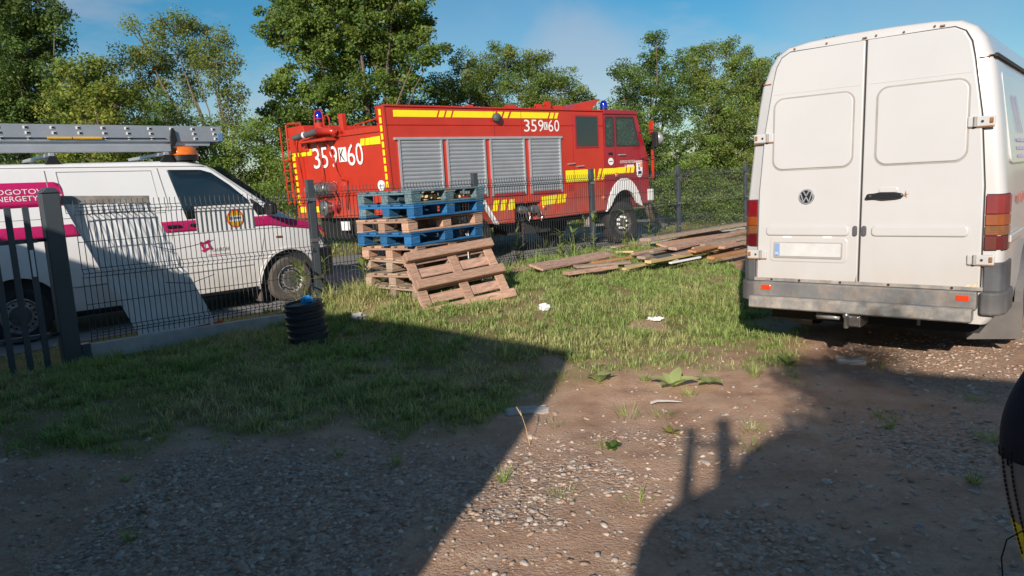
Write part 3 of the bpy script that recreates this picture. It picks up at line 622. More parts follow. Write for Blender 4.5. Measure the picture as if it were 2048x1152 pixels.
# magenta stripes and the service panel
side_sheet('magenta_stripe', [(1.68, 1.315), (2.3, 1.315), (3.2, 1.30), (3.9, 1.16), (4.14, 1.02), (4.13, .98), (3.9, 1.05), (3.2, 1.16), (1.76, 1.17)], M['magenta'], .003, T5, 40)
side_sheet('magenta_stripe', [(-.98, 1.37), (.70, 1.37), (.80, 1.22), (-.98, 1.22)], M['magenta'], .003, T5, 12)
side_sheet('service_panel', [(-.9, 1.89), (.58, 1.885), (.635, 1.86), (.655, 1.80), (.665, 1.60), (-.9, 1.59)], M['magenta'], .003, T5, 18)
for body_, z, x1 in (('POGOTOWIE', 1.752, .575), ('ENERGETYCZNE', 1.672, .645)):
    wdt = .64 if body_[0] == 'P' else .71
    x0 = x1 - wdt; p0 = Vector(t5_side(x0, z, .0085)); p1 = Vector(t5_side(x0, z + .08, .0085))
    text('lettering', body_, M['white'], T5, p0, (1, 0, 0), (p1 - p0), .060, wdt)
tp = Vector(t5_side(2.33, .86, .004))
text('company_name', 'TAURON', M['lettering'], T5, tp, (1, 0, 0), (0, 0, 1), .052, .24)
for k in range(4):      # pinwheel mark of four bent blades
    a = R_(90 * k + 15); c, s_ = math.cos(a), math.sin(a)
    P = [(.028, .028), (.082, .036), (.060, .072), (-.028, .052), (-.022, .030)]
    mb = MB(); mb.prism([(2.26 + x * c - z * s_, .95 + x * s_ + z * c) for x, z in P], lambda q, b, t: (q, tp.y - t, b), 0, .003); mb.build('logo_blade', M['magenta'], T5)
mb = MB(); mb.bx(2.28, 2.58, tp.y - .002, tp.y, .818, .824); mb.build('underline', M['magenta'], T5)
# seams, handles, mouldings
seam_line([(.50, 2.02), (.52, 1.6), (.53, 1.3), (.54, .95), (.54, .3)], T5); seam_line([(1.78, 2.02), (1.84, 1.6), (1.84, 1.2), (1.78, .3)], T5)
seam_line([(-.95, 2.06), (.5, 2.055), (2.4, 2.035)], T5, r=.007); seam_line([(2.45, 2.02), (2.8, 1.745), (3.04, 1.55), (3.12, 1.3), (3.10, .82)], T5); seam_line([(3.12, 1.28), (3.10, 1.0), (3.02, .72)], T5)
seam_line([(.55, 1.44), (1.8, 1.44)], T5, r=.005); seam_line([(.62, 2.00), (1.70, 1.99), (1.74, 1.5), (.65, 1.5), (.62, 2.0)], T5, r=.005); seam_line([(-.9, 1.45), (.45, 1.45)], T5, r=.005); seam_line([(.6, .60), (1.7, .60), (2.9, .62)], T5, r=.01)
for hx in (1.86, 2.16):
    mb = MB(); q = t5_side(hx, 1.25, .02); mb.box(q, (.17, .03, .035)); mb.build('door_handle', M['black_glossy'], T5, bevel=.01)
side_sheet('side_indicator', [(3.28, 1.0), (3.38, .995), (3.38, .965), (3.28, .97)], M['clear_lens'], .006, T5, 4)
side_sheet('sill_moulding', [(.56, .30), (2.95, .30), (2.95, .25), (.56, .25)], M['black_glossy'], .012, T5, 6)
# nose: headlamp, bumper, grille
side_sheet('headlamp', [(3.93, 1.06), (4.10, 1.0), (4.20, .92), (4.20, .80), (4.10, .78), (4.0, .92)], M['cab_glass'], .008, T5, 10)
side_sheet('indicator_lens', [(4.02, 1.03), (4.10, .98), (4.12, .90), (4.07, .92)], M['amber'], .012, T5, 5)
mb = MB(); P = [(3.88, .02), (4.10, .05), (4.27, .17), (4.33, .4), (4.33, 1.5), (4.27, 1.73), (4.10, 1.85), (3.88, 1.88)]
mb.prism(P, lambda a, b, t: (a, b, t), .30, .76); mb.build('bumper', M['black_glossy'], T5, bevel=.03, seg=3)
for x in (.04, 3.46):
    for yy, o in ((.10, -1), (1.80, 1)): wheel(T5, (x, yy, .335), (0, o, 0), .335, .215, 'van', 'dirty_rubber' if x > 1 else 'rubber')
    A = [(x + .49 * math.cos(R_(a)), .33 + .49 * math.sin(R_(a))) for a in range(0, 181, 9)] + [(x + .455 * math.cos(R_(a)), .33 + .455 * math.sin(R_(a))) for a in range(180, -1, -9)]
    mb = MB()
    mb.prism(A, lambda a, b, t: (a, .95 - float(t5_half(a, min(b, .9))) + t, b), -.012, .03); mb.build('arch_lip', M['t5_white'], T5)
mb = MB(); mb.bx(3.0, 3.03, .08, .30, .06, .34); mb.build('mud_flap', M['dirty_rubber'], T5)
# roof rack bars belong to the van; the ladder and tube on it are things
for x in (-.7, .62, 1.95):
    mb = MB(); mb.bx(x - .03, x + .03, .18, 1.72, 2.195, 2.235); b = mb.build('rack_bar', M['alu'], T5, bevel=.005)
    for yy in (.2, 1.7):
        mb = MB(); mb.prism([(x - .09, 2.10), (x + .09, 2.10), (x + .04, 2.195), (x - .04, 2.195)], lambda a, q, t: (a, t, q), yy - .03, yy + .03); mb.build('rack_foot', M['black_glossy'], b, bevel=.01)
mb = MB(); mb.lathe([(.15, 2.12), (.15, 2.19), (.13, 2.195)], 28, Matrix.Translation((2.22, .32, 0)) @ Matrix.Scale(1.25, 4, (1, 0, 0)), cap1=True); mb.build('beacon_base', M['black_glossy'], T5, auto=True)
mb = MB(); mb.lathe([(.15, 2.195), (.152, 2.24), (.135, 2.285), (.09, 2.31), (.001, 2.315)], 28, Matrix.Translation((2.22, .32, 0)) @ Matrix.Scale(1.25, 4, (1, 0, 0))); mb.build('beacon_lens', M['amber'], T5, smooth=True)

def t5w(x, y, z): return T5.matrix_basis @ Vector((x, y, z))
bpy.context.view_layer.update()
LD = empty('extension_ladder', t5w(0, .30, 2.292), R_(43.43)); tag(LD, 'long grey aluminium extension ladder lying edge-up on the roof of the utility van', 'ladder')
for yy in (0, .42):
    mb = MB(); mb.bx(-1.6, 2.76, yy, yy + .028, .085, .295); mb.build('stile', M['ladder'], LD, bevel=.004)
    mb = MB(); mb.bx(-1.5, 2.60, yy + .035, yy + .06, .03, .12); mb.build('stile', M['alu'], LD, bevel=.003)
for k in range(16):
    x = -1.55 + .28 * k
    for j, dz in enumerate((.255, .19, .125)):
        mb = MB(); xx = x + .014 * j; mb.bx(xx - .024, xx + .020, -.007, .445, dz - .017, dz + .017); g = mb.build('rung', M['white'], LD)
        mb = MB(); mb.bx(xx - .008, xx + .020, -.010, -.006, dz - .013, dz + .013); mb.build('rung_end', M['black'], g)
mb = MB(); mb.tube([(0.1, -.012, .128), (2.0, -.012, .128)], .006, 6); mb.build('pull_rope', M['black'], LD)
mb = MB(); mb.tube([(.62, -.018, .128), (.88, -.018, .128)], .014, 8); mb.tube([(.90, -.018, .128), (1.22, -.018, .128)], .016, 8); mb.build('yellow_grip', M['blond'], LD)
mb = MB(); mb.bx(2.70, 2.78, -.012, .45, .085, .2); mb.build('end_cap', mat('blue_cap', (.10, .2, .33), .5), LD, bevel=.01)
mb = MB(); mb.prism([(2.05, .02), (2.10, .02), (2.14, .10), (2.12, .24), (2.07, .25), (2.05, .15)], lambda a, b, t: (a, t, b), -.04, -.006); mb.build('clamp', M['black_glossy'], LD, bevel=.008)
TB = empty('roof_tube', t5w(0, .24, 2.237), R_(43.43)); tag(TB, 'pale grey square tube lying under the ladder on the roof of the utility van', 'tube')
mb = MB(); mb.bx(-1.4, 2.02, -.05, .02, .002, .082); mb.build('tube', M['alu'], TB, bevel=.006)
mb = MB(); mb.bx(2.02, 2.05, -.055, .025, -.002, .088); mb.build('tube_cap', M['black_glossy'], TB)

# ------------------------------------------------------------------ fire engine (local: x forward, y left, right flank at y=0, front wheel at x=0)
FT_ = empty('fire_engine', (2.767, 17.372, 0), R_(36)); tag(FT_, 'red fire engine with yellow stripes and white numbers on the road behind the fence', 'fire engine')
W = 3.12; SK = .231
RX = lambda z: -6.10 - (z - 1.6) * .035          # rear edge of the right flank
def fl(name, poly, mm, o0=-.004, o1=.02, bevel=0, parent=FT_):
    b = MB(); b.prism(poly, lambda a, q, t: (a, t, q), o0, o1); return b.build(name, mm, parent, bevel=bevel)
def rear(name, poly, mm, o0=.004, o1=-.02, bevel=0, parent=FT_):
    """sheet on the rear wall: u runs from the right corner to the left one"""
    b = MB(); b.prism(poly, lambda u, q, t: (RX(q) - SK * u * .974 - t, u * .974, q), o0, o1); return b.build(name, mm, parent, bevel=bevel)
# body box with wheel arch cut
bot = [(-6.08, 1.05), (-4.75, 1.05), (-4.68, 1.25), (-4.05, 1.25), (-3.72, .745), (-3.24, .735), (-3.24, 1.14), (-2.52, 1.14), (-2.70, .76), (-.585, .83)]
side = bot + [(-.585, 2.76), (-6.14, 2.76)]
mb = MB(); n = len(side); vs = []
for yy in (0, W):
    for (x, z) in side: vs.append((x - (SK * yy if x < -6 else 0), yy, z))
mb.add(vs, [tuple(range(n)), tuple(range(2 * n - 1, n - 1, -1))] + [(i, i + n, (i + 1) % n + n, (i + 1) % n) for i in range(n)])
mb.build('body', M['red'], FT_, bevel=.015)
mb = MB(); mb.prism([(-6.14, 2.758), (-.585, 2.758), (-.585, 3.10), (-6.16, 3.115)], lambda a, b, t: (a, t, b), 0, .34); mb.build('side_wall', M['red'], FT_, bevel=.02)
mb = MB(); mb.prism([(-6.16, 3.105), (-.585, 3.09), (-.585, 3.125), (-6.16, 3.14)], lambda a, b, t: (a, t, b), -.03, .36); mb.build('roof_rail', M['red'], FT_, bevel=.008)
mb = MB(); mb.prism([(-6.8, 2.758), (-.585, 2.758), (-.585, 3.0), (-6.8, 3.0)], lambda a, b, t: (a, t, b), W - .5, W); mb.build('side_wall', M['red'], FT_, bevel=.02)
mb = MB(); mb.bx(-2.3, -.6, .3, W - .3, 2.75, 3.08); mb.build('crew_roof', M['red'], FT_, bevel=.02)
# corner trim of the rear edge
mb = MB(); mb.prism([(0, 1.05), (0, 3.11), (.06, 3.11), (.06, 1.05)], lambda u, q, t: (RX(q) - .03 + u, t, q), -.02, .10); mb.build('corner_trim', M['red'], FT_, bevel=.012)
# four roller shutters
fl('shutter_header', [(-5.98, 2.49), (-1.86, 2.49), (-1.86, 2.54), (-5.98, 2.54)], M['alu'], -.04, .01, .006)
for (a, b) in ((-5.88, -4.96), (-4.82, -3.94), (-3.79, -2.93), (-2.77, -1.93)):
    nsl = 15; z0, z1 = 1.36, 2.485; mb = MB(); vs = []; fs = []; rows = []
    for k in range(nsl):
        za = z1 - (z1 - z0) * k / nsl; zb = z1 - (z1 - z0) * (k + 1) / nsl
        rows += [(za, -.006), (za - (za - zb) * .45, -.022), (zb + (za - zb) * .14, -.012), (zb + (za - zb) * .10, -.002), (zb, -.002)]
    for z, y in rows: vs += [(a, y, z), (b, y, z)]
    fs = [(2 * i, 2 * i + 1, 2 * i + 3, 2 * i + 2) for i in range(len(rows) - 1)]
    mb.add(vs, fs); s_ = mb.build('roller_shutter', M['shutter'], FT_, fix=False)
    for xx in (a, b):
        mb = MB(); mb.bx(xx - .018, xx + .018, -.035, .0, z0 - .03, z1 + .005); mb.build('shutter_rail', M['alu'], s_)
    mb = MB(); mb.bx(a + .03, b - .03, -.035, .0, z0 - .045, z0 + .02); mb.build('shutter_handle', M['dark_red'], s_, bevel=.008)
# yellow reflective markings of the flank
def slant(name, x0, x1, z0, z1, sl=.10, parent=FT_): return fl(name, [(x0, z0), (x1 - sl, z0), (x1, z1), (x0 + 0, z1)] if sl >= 0 else [(x0, z0), (x1, z0), (x1, z1), (x0, z1)], M['yellow'])
def par(x0, x1, z0, z1, sl=.08): return fl('yellow_marking', [(x0, z0), (x1, z0), (x1 + sl, z1), (x0 + sl, z1)], M['yellow'])
ZT, ZB = 3.045, 2.92
fl('yellow_marking', [(-5.95, ZB), (-5.02, ZB), (-4.97, ZT), (-5.95, ZT)], M['yellow'])
par(-4.98, -4.86, ZB, ZT, .05); par(-4.82, -4.70, ZB, ZT, .05)
fl('yellow_marking', [(-4.66, ZB), (-3.66, ZB), (-3.60, ZT), (-4.61, ZT)], M['yellow'])
par(-3.61, -3.48, ZB, ZT, .06); par(-3.43, -3.31, ZB, ZT, .06)
fl('yellow_marking', [(-3.26, ZB), (-2.24, ZB), (-2.18, ZT), (-3.20, ZT)], M['yellow'])
par(-2.19, -2.09, ZB, ZT, .05); par(-2.05, -1.97, ZB, ZT, .05)
fl('yellow_marking', [(-1.78, 1.53), (-.90, 1.54), (-.90, 1.80), (-1.78, 1.79)], M['yellow']); par(-.86, -.78, 1.54, 1.80, .10)
fl('yellow_marking', [(-.73, 1.54), (-.64, 1.54), (-.585, 1.68), (-.585, 1.80), (-.63, 1.80)], M['yellow'])
for k in range(3): par(-3.83 + .2 * k, -3.70 + .2 * k, 1.02, 1.24, .07)
fl('yellow_marking', [(-3.26, 1.04), (-3.24, 1.04), (-3.24, 1.24), (-3.27, 1.24)], M['yellow'])
fl('yellow_marking', [(-2.50, 1.06), (-2.12, 1.08), (-2.06, 1.27), (-2.50, 1.25)], M['yellow']); par(-2.08, -1.97, 1.08, 1.27, .06); par(-1.93, -1.83, 1.09, 1.275, .05)
for x in (-3.66, -2.96):
    fl('panel_joint', [(x - .004, 2.55), (x + .004, 2.55), (x + .004, 3.1), (x - .004, 3.1)], M['dark_red'], -.006)
for i, (c, x0, wd) in enumerate((('3', -2.89, .15), ('5', -2.70, .15), ('9', -2.51, .15), ('6', -2.23, .14), ('0', -2.06, .14))):
    text('number_digit', c, M['white'], FT_, (x0, -.008, 2.64), (1, 0, 0), (0, 0, 1), .25, wd)
kp = fl('letter_box', [(-2.34, 2.68), (-2.25, 2.68), (-2.25, 2.84), (-2.34, 2.84)], M['white'], -.006); text('letter', 'K', M['black'], FT_, (-2.33, -.009, 2.69), (1, 0, 0), (0, 0, 1), .14, .07)
mb = MB(); mb.lathe([(.03, 0), (.085, .02), (.095, .08), (.075, .12), (.001, .125)], 16, Matrix.Translation((-3.63, 0, 2.92)) @ Matrix.Rotation(R_(90), 4, 'X')); mb.build('work_lamp', M['plastic'], FT_, smooth=True)
# crew door
fl('door_gap', [(-1.535, .85), (-1.525, .85), (-1.525, 3.03), (-1.535, 3.03)], M['dark_red'], -.005)
cw = fl('crew_window_frame', [(-1.47, 2.27), (-.75, 2.27), (-.75, 3.00), (-1.47, 3.00)], M['dark_red'], -.010, .01, .01); fl('window_pane', [(-1.43, 2.315), (-.79, 2.315), (-.79, 2.97), (-1.43, 2.97)], M['glass'], -.016, .0, parent=cw)
for x, z in ((-1.62, 1.93), (-1.36, 1.87)):
    mb = MB(); mb.tube([(x - .08, 0, z), (x - .08, -.04, z), (x + .10, -.04, z + .01), (x + .10, 0, z + .01)], .012, 6); mb.build('door_handle', M['alu'], FT_)
for k in range(3): fl('vent_slot', [(-1.72, 1.44 - k * .05), (-1.56, 1.45 - k * .05), (-1.56, 1.465 - k * .05), (-1.72, 1.455 - k * .05)], M['dark_red'], -.012)
for x, z in ((-2.44, 1.02), (-.66, 1.13), (-1.02, .95)):
    mb = MB(); mb.lathe([(.05, 0), (.045, .02), (.001, .03)], 16, Matrix.Translation((x, 0, z)) @ Matrix.Rotation(R_(90), 4, 'X')); mb.build('side_marker', M['amber'], FT_, smooth=True)
# white edge of the rear wheel arch, hose couplings under the flank
fl('arch_edge', [(-4.06, 1.25), (-4.00, 1.25), (-3.68, .745), (-3.73, .745)], M['white'], -.02, .1); fl('arch_edge', [(-4.14, 1.18), (-4.0, 1.18), (-4.0, 1.26), (-4.14, 1.26)], M['white'], -.03, .1)
for x, y in ((-3.08, -.02), (-2.78, -.06)):
    mb = MB(); mb.lathe([(.07, 0), (.07, .10), (.09, .10), (.09, .16), (.07, .17), (.075, .26), (.001, .27)], 18, Matrix.Translation((x, .14 + y, 1.0)) @ Matrix.Rotation(R_(90), 4, 'X')); c = mb.build('hose_coupling', M['steel'], FT_, auto=True)
    mb = MB(); mb.tube([(x + .05, y - .08, .97), (x + .07, y - .1, .80), (x + .12, y - .1, .74), (x + .15, y - .1, .85), (x + .13, y - .08, .95)], .009, 5); mb.build('chain', M['steel'], c)
mb = MB(); mb.bx(-3.3, -2.4, .3, 1.4, .75, 1.2); mb.bx(-5.9, .5, .8, W - .8, .62, 1.0); mb.bx(-3.2, -2.0, .35, .9, .45, .9); mb.build('chassis', M['inside'], FT_)
mb = MB(); mb.bx(-1.0, -.62, .05, .35, .48, .52); mb.bx(-1.0, -.97, .1, .3, .5, .9); mb.build('cab_step', M['step'], FT_)
# cab
arch = [(.02 + .60 * math.cos(R_(a)), .62 + .66 * math.sin(R_(a))) for a in range(180, -1, -12)]
CZ = 2.31
cab = [(-.58, .84)] + [(x, max(z, .84)) for x, z in arch if x > -.58] + [(.72, .90), (.86, .93), (.87, 2.0), (.745, CZ), (-.58, CZ)]
mb = MB(); mb.prism(cab, lambda a, b, t: (a, t, b), -.006, W - .2); mb.build('cab', M['dark_red'], FT_, bevel=.02)
mb = MB(); mb.prism([(-.58, 2.965), (.515, 2.965), (.475, 3.07), (-.58, 3.09)], lambda a, b, t: (a, t, b), -.006, W - .2); mb.build('cab_roof', M['dark_red'], FT_)
for y0, y1 in ((-.006, .05), (W - .26, W - .2)):
    for P in ([(-.58, CZ), (-.535, CZ), (-.535, 2.966), (-.58, 2.966)], [(-.285, CZ), (-.17, CZ), (-.18, 2.966), (-.29, 2.966)], [(.55, CZ), (.745, CZ), (.515, 2.966), (.37, 2.966)]):
        mb = MB(); mb.prism(P, lambda a, b, t: (a, t, b), y0, y1); mb.build('cab_pillar', M['dark_red'], FT_)
mb = MB(); mb.bx(-.58, -.54, .05, W - .26, CZ, 2.5); mb.bx(-.35, -.2, .5, 1.0, CZ, 2.62); mb.bx(-.35, -.2, 1.7, 2.2, CZ, 2.62); mb.build('seat', M['inside'], FT_, bevel=.03)
mb = MB(); mb.tube([(.30 + .05 * math.sin(R_(a)), 1.95 + .22 * math.cos(R_(a)), 2.40 + .12 * math.sin(R_(a))) for a in range(0, 360, 24)], .015, 6, closed=True); mb.build('steering_wheel', M['inside'], FT_)
fl('cab_cap', [(-.60, 3.03), (.50, 3.03), (.50, 3.12), (-.60, 3.13)], M['dark_red'], -.04, .6, .015)
oa = [(.02 + .60 * math.cos(R_(a)), .62 + .94 * math.sin(R_(a))) for a in range(0, 181, 10)]; ia = [(.02 + .50 * math.cos(R_(a)), .62 + .66 * math.sin(R_(a))) for a in range(180, -1, -10)]
P = [(.64, .86)] + [(x, z) for x, z in oa if z > .88] + [(-.58, .80)] + [(x, z) for x, z in ia if z > .85] + [(.55, .88)]
fl('wheel_arch', P, M['white'], -.035, .06, .01)
mb = MB(); mb.prism([(.02 + .58 * math.cos(R_(a)), .62 + .66 * math.sin(R_(a))) for a in range(180, -1, -12)], lambda a, b, t: (a, t, b), .25, .3); mb.build('wheel_well', M['black'], FT_)
def ring(name, outer, inner, mm, o0, o1):
    b_ = MB(); n_ = len(outer); vs_ = [(x, t, z) for t in (o0, o1) for pl_ in (outer, inner) for x, z in pl_]
    fs_ = []
    for i in range(n_):
        j = (i + 1) % n_; fs_ += [(i, j, n_ + j, n_ + i), (2 * n_ + i, 3 * n_ + i, 3 * n_ + j, 2 * n_ + j), (i, 2 * n_ + i, 2 * n_ + j, j), (n_ + i, n_ + j, 3 * n_ + j, 3 * n_ + i)]
    b_.add(vs_, fs_); return b_.build(name, mm, FT_)
for yy in (-.016, W - .21):
    q = ring('quarter_frame', rrect(-.545, -.270, 2.295, 2.98, .05, 4), rrect(-.525, -.29, 2.32, 2.955, .04, 4), M['gap'], yy, yy + .02); b_ = MB(); b_.prism(rrect(-.53, -.285, 2.315, 2.96, .04, 4), lambda a, z, t: (a, t, z), yy + .008, yy + .012); b_.build('window_pane', M['clear_glass'], q)
    q = ring('door_window_frame', [(-.20, 2.295), (-.21, 2.985), (.385, 2.985), (.585, 2.295)], [(-.170, 2.33), (-.180, 2.95), (.365, 2.95), (.55, 2.33)], M['gap'], yy, yy + .02); b_ = MB(); b_.prism([(-.175, 2.325), (-.185, 2.955), (.37, 2.955), (.555, 2.325)], lambda a, z, t: (a, t, z), yy + .008, yy + .012); b_.build('window_pane', M['clear_glass'], q)
fl('door_gap', [(-.248, 1.2), (-.240, 1.2), (-.235, 3.0), (-.243, 3.0)], M['gap'], -.010)
mb = MB(); mb.tube([(-.13, 0, 2.10), (-.13, -.04, 2.10), (.06, -.045, 2.10), (.09, 0, 2.10)], .014, 6); mb.build('door_handle', M['alu'], FT_)
fl('black_badge', [(-.46, 2.10), (-.32, 2.10), (-.32, 2.16), (-.46, 2.16)], M['black'], -.010)
fl('oval_badge', [(-.39 + .085 * math.cos(R_(a)), 1.955 + .085 * math.sin(R_(a))) for a in range(0, 360, 18)], M['white'], -.010); fl('oval_mark', [(-.45, 1.94), (-.33, 1.945), (-.33, 1.97), (-.45, 1.965)], M['lettering'], -.013)
text('brigade_name', 'OCHOTNICZA STRAŻ POŻARNA', M['white'], FT_, (-.10, -.010, 1.905), (1, 0, 0), (0, 0, 1), .085, .56)
text('town_line', 'W', M['white'], FT_, (.05, -.010, 1.80), (1, 0, 0), (0, 0, 1), .065, .05)
for k in range(8): fl('town_letter', [(.13 + k * .03, 1.80), (.152 + k * .03, 1.80), (.152 + k * .03, 1.865), (.13 + k * .03, 1.865)], M['white'], -.009)
cs = fl('crest', [(.45, 1.95), (.65, 1.95), (.65, 1.65), (.63, 1.59), (.55, 1.54), (.47, 1.59), (.45, 1.65)], M['white'], -.010)
fl('crest_band', [(.45, 1.91), (.65, 1.91), (.65, 1.93), (.45, 1.93)], M['dark_red'], -.013, parent=cs); fl('crest_figure', [(.50, 1.88), (.53, 1.82), (.50, 1.78), (.54, 1.72), (.58, 1.74), (.55, 1.82), (.55, 1.88)], M['lettering'], -.013, parent=cs)
fl('crest_field', [(.58, 1.89), (.64, 1.89), (.64, 1.80), (.58, 1.80)], M['amber'], -.013, parent=cs); fl('crest_base', [(.50, 1.70), (.61, 1.71), (.61, 1.64), (.50, 1.63)], M['black'], -.013, parent=cs)
fl('yellow_marking', [(-.58, 1.655), (-.23, 1.665), (-.23, 1.80), (-.58, 1.80)], M['yellow'], -.012)
fl('yellow_marking', [(-.22, 1.665), (.07, 1.67), (.11, 1.82), (-.22, 1.805)], M['yellow'], -.012)
for k in range(2): fl('yellow_marking', [(.11 + k * .14, 1.67), (.21 + k * .14, 1.67), (.25 + k * .14, 1.825), (.15 + k * .14, 1.825)], M['yellow'], -.012)
mb = MB(); mb.lathe([(.055, 0), (.05, .03), (.001, .04)], 16, Matrix.Translation((-.24, -.02, 1.64)) @ Matrix.Rotation(R_(90), 4, 'X')); mb.build('side_marker', M['amber'], FT_, smooth=True)
mb = MB(); mb.add([(.775, .06, 2.27), (.775, W - .27, 2.27), (.52, W - .27, 2.98), (.52, .06, 2.98)], [(0, 1, 2, 3)]); mb.build('windscreen', M['clear_glass'], FT_)
mb = MB(); mb.bx(.80, 1.02, -.02, W - .2, .98, 1.26); mb.build('bumper', M['white'], FT_, bevel=.02)
mb = MB(); mb.tube([(.60, -.03, .92), (.82, -.12, .90), (.98, -.20, .62), (.94, -.24, .50), (.78, -.24, .48), (.72, -.18, .55), (.75, -.08, .88)], .020, 6); mb.build('grab_loop', M['black'], FT_)
mb = MB(); mb.tube([(.55, -.02, 2.62), (.78, -.25, 2.66), (.84, -.28, 2.55), (.80, -.26, 2.05), (.62, -.02, 2.0)], .016, 6); b = mb.build('mirror_bracket', M['black'], FT_)
mb = MB(); mb.box((.80, -.30, 2.42), (.07, .16, .36)); mb.build('mirror', M['black'], b, bevel=.02)
mb = MB(); mb.lathe([(.02, -.10), (.10, -.09), (.155, -.02), (.16, .05), (.13, .07), (.001, .08)], 20, Matrix.Translation((.97, -.22, 2.45)) @ Matrix.Rotation(R_(65), 4, 'Y')); mb.build('search_light', M['grey_lamp'], b, smooth=True)
mb = MB(); mb.box((.90, -.1, 2.72), (.06, .12, .32)); mb.build('flag_plate', M['red'], FT_, bevel=.01)
mb = MB(); mb.box((.92, -.1, 1.85), (.05, .06, .7)); mb.build('hose_pipe', M['red'], FT_, bevel=.01)
# roof gear
def beacon(x, y, z, r, h):
    mb = MB(); mb.lathe([(r * 1.08, z), (r * 1.08, z + h * .2), (r, z + h * .22)], 18, Matrix.Translation((x, y, 0))); b = mb.build('beacon_base', M['black_glossy'], FT_, auto=True)
    mb = MB(); mb.lathe([(r, z + h * .2), (r, z + h * .62), (r * .8, z + h * .86), (r * .4, z + h * .98), (.001, z + h)], 18, Matrix.Translation((x, y, 0))); mb.build('beacon_dome', M['blue_lamp'], b, smooth=True)
    return b
beacon(-.44, .12, 3.12, .085, .24)
mb = MB(); mb.prism([(-1.55, 3.10), (-.90, 3.10), (-.60, 3.36), (-.62, 3.38), (-1.25, 3.27)], lambda a, b, t: (a, t, b), .1, .9); mb.build('roof_deflector', M['red'], FT_, bevel=.01)
for (x, h, w_) in ((-2.3, .10, .06), (-2.05, .17, .04), (-3.05, .07, .1), (-1.75, .08, .12), (-4.1, .05, .05)):
    mb = MB(); mb.bx(x - w_, x + w_, .15, .3, 3.12, 3.14 + h); mb.bx(x - w_ * 1.6, x + w_ * 1.6, .2, .24, 3.13 + h * .6, 3.15 + h * .6); mb.build('roof_fitting', M['red'], FT_)
# rear wall
rear('panel_frame', [(.02, 1.05), (.16, 1.05), (.16, 3.10), (.02, 3.10)], M['red'], .012)
rear('yellow_marking', [(.16, 2.435), (.46, 2.44), (.44, 2.575), (.16, 2.58)], M['yellow'], .015)
for a in (.49, .65): rear('yellow_marking', [(a, 2.44), (a + .12, 2.44), (a + .09, 2.57), (a - .03, 2.57)], M['yellow'], .015)
for a, b in ((2.83, 3.06), (2.62, 2.76), (2.42, 2.55)): rear('yellow_marking', [(a, 2.36), (b, 2.36), (b, 2.49), (a - .03, 2.49)], M['yellow'], .015)
for a, b in ((2.83, 3.08), (2.55, 2.72), (2.34, 2.50)): rear('yellow_marking', [(a, 1.18), (b, 1.18), (b - .02, 1.30), (a - .04, 1.30)], M['yellow'], .015)
for k in range(10): rear('yellow_marking', [(.05, 1.62 + k * .148), (.115, 1.62 + k * .148), (.115, 1.73 + k * .148), (.05, 1.73 + k * .148)], M['yellow'], .018)
for k in range(12): rear('yellow_marking', [(3.04, 1.34 + k * .135), (3.11, 1.34 + k * .135), (3.11, 1.43 + k * .135), (3.04, 1.43 + k * .135)], M['yellow'], .018)
ux = Vector((-SK, 1, 0)).normalized() * -1           # reading direction along the rear wall
def rpt(u, z, off=.02): return (RX(z) - SK * u * .974 - off, u * .974, z)
for c, u, wd in (('3', 2.36, .24), ('5', 2.07, .22), ('9', 1.77, .24), ('6', 1.20, .24), ('0', .93, .22)):
    text('number_digit', c, M['white'], FT_, rpt(u, 2.08, .018), ux, (-.035, 0, 1), .42, wd)
rear('letter_box', [(1.25, 2.17), (1.48, 2.17), (1.48, 2.45), (1.25, 2.45)], M['white'], .016); text('letter', 'K', M['black'], FT_, rpt(1.44, 2.19, .021), ux, (-.035, 0, 1), .23, .15)
rear('round_sticker', [(.27 + .10 * math.cos(R_(a)), 1.66 + .10 * math.sin(R_(a))) for a in range(0, 360, 20)], M['white'], .016); rear('sticker_mark', [(.21, 1.645), (.33, 1.645), (.33, 1.67), (.21, 1.67)], M['plate_blue'], .019)
rear('number_plate', [(1.42, .80), (1.66, .80), (1.66, .98), (1.42, .98)], M['white'], .02, -.01)
rear('rear_apron', [(.3, .62), (2.6, .62), (2.6, 1.06), (.3, 1.06)], M['black'], -.15, -.25)
# suction hose couplings with cage
mb = MB(); p0 = Vector(rpt(2.42, 1.64, .14)); p1 = Vector(rpt(1.58, 1.66, .14)); d = (p1 - p0).normalized(); up = Vector((0, 0, 1)); sd_ = d.cross(up)
prof = [(.09, 0), (.12, .02), (.12, .12), (.105, .13), (.105, .22), (.13, .24), (.13, .34), (.105, .36), (.105, .48), (.13, .50), (.13, .62), (.11, .64), (.11, .80), (.001, .82)]
mm_ = Matrix(((sd_.x, up.x, d.x, p0.x), (sd_.y, up.y, d.y, p0.y), (sd_.z, up.z, d.z, p0.z), (0, 0, 0, 1))); mb.lathe(prof, 20, mm_, cap0=True); cp = mb.build('suction_coupling', M['steel'], FT_, auto=True)
for k in range(7):
    q = p0.lerp(p1, .06 + .145 * k); mb = MB(); mb.tube([q + up * .15 * math.cos(R_(a)) + sd_ * .15 * math.sin(R_(a)) for a in range(0, 360, 24)], .009, 5, closed=True); mb.build('cage_hoop', M['steel'], cp)
mm2 = Matrix(((d.x, up.x, 0, 0), (d.y, up.y, 0, 0), (0, 0, 0, 0), (0, 0, 0, 1)))
def rear_disc(name, u, z, prof, m_):
    o_ = Vector(rpt(u, z, 0)); nrm = Vector((-1, -SK, 0)).normalized(); m = Matrix(((d.x, up.x, nrm.x, o_.x), (d.y, up.y, nrm.y, o_.y), (d.z, up.z, nrm.z, o_.z), (0, 0, 0, 1))); b = MB(); b.lathe(prof, 22, m); return b.build(name, m_, FT_, auto=True)
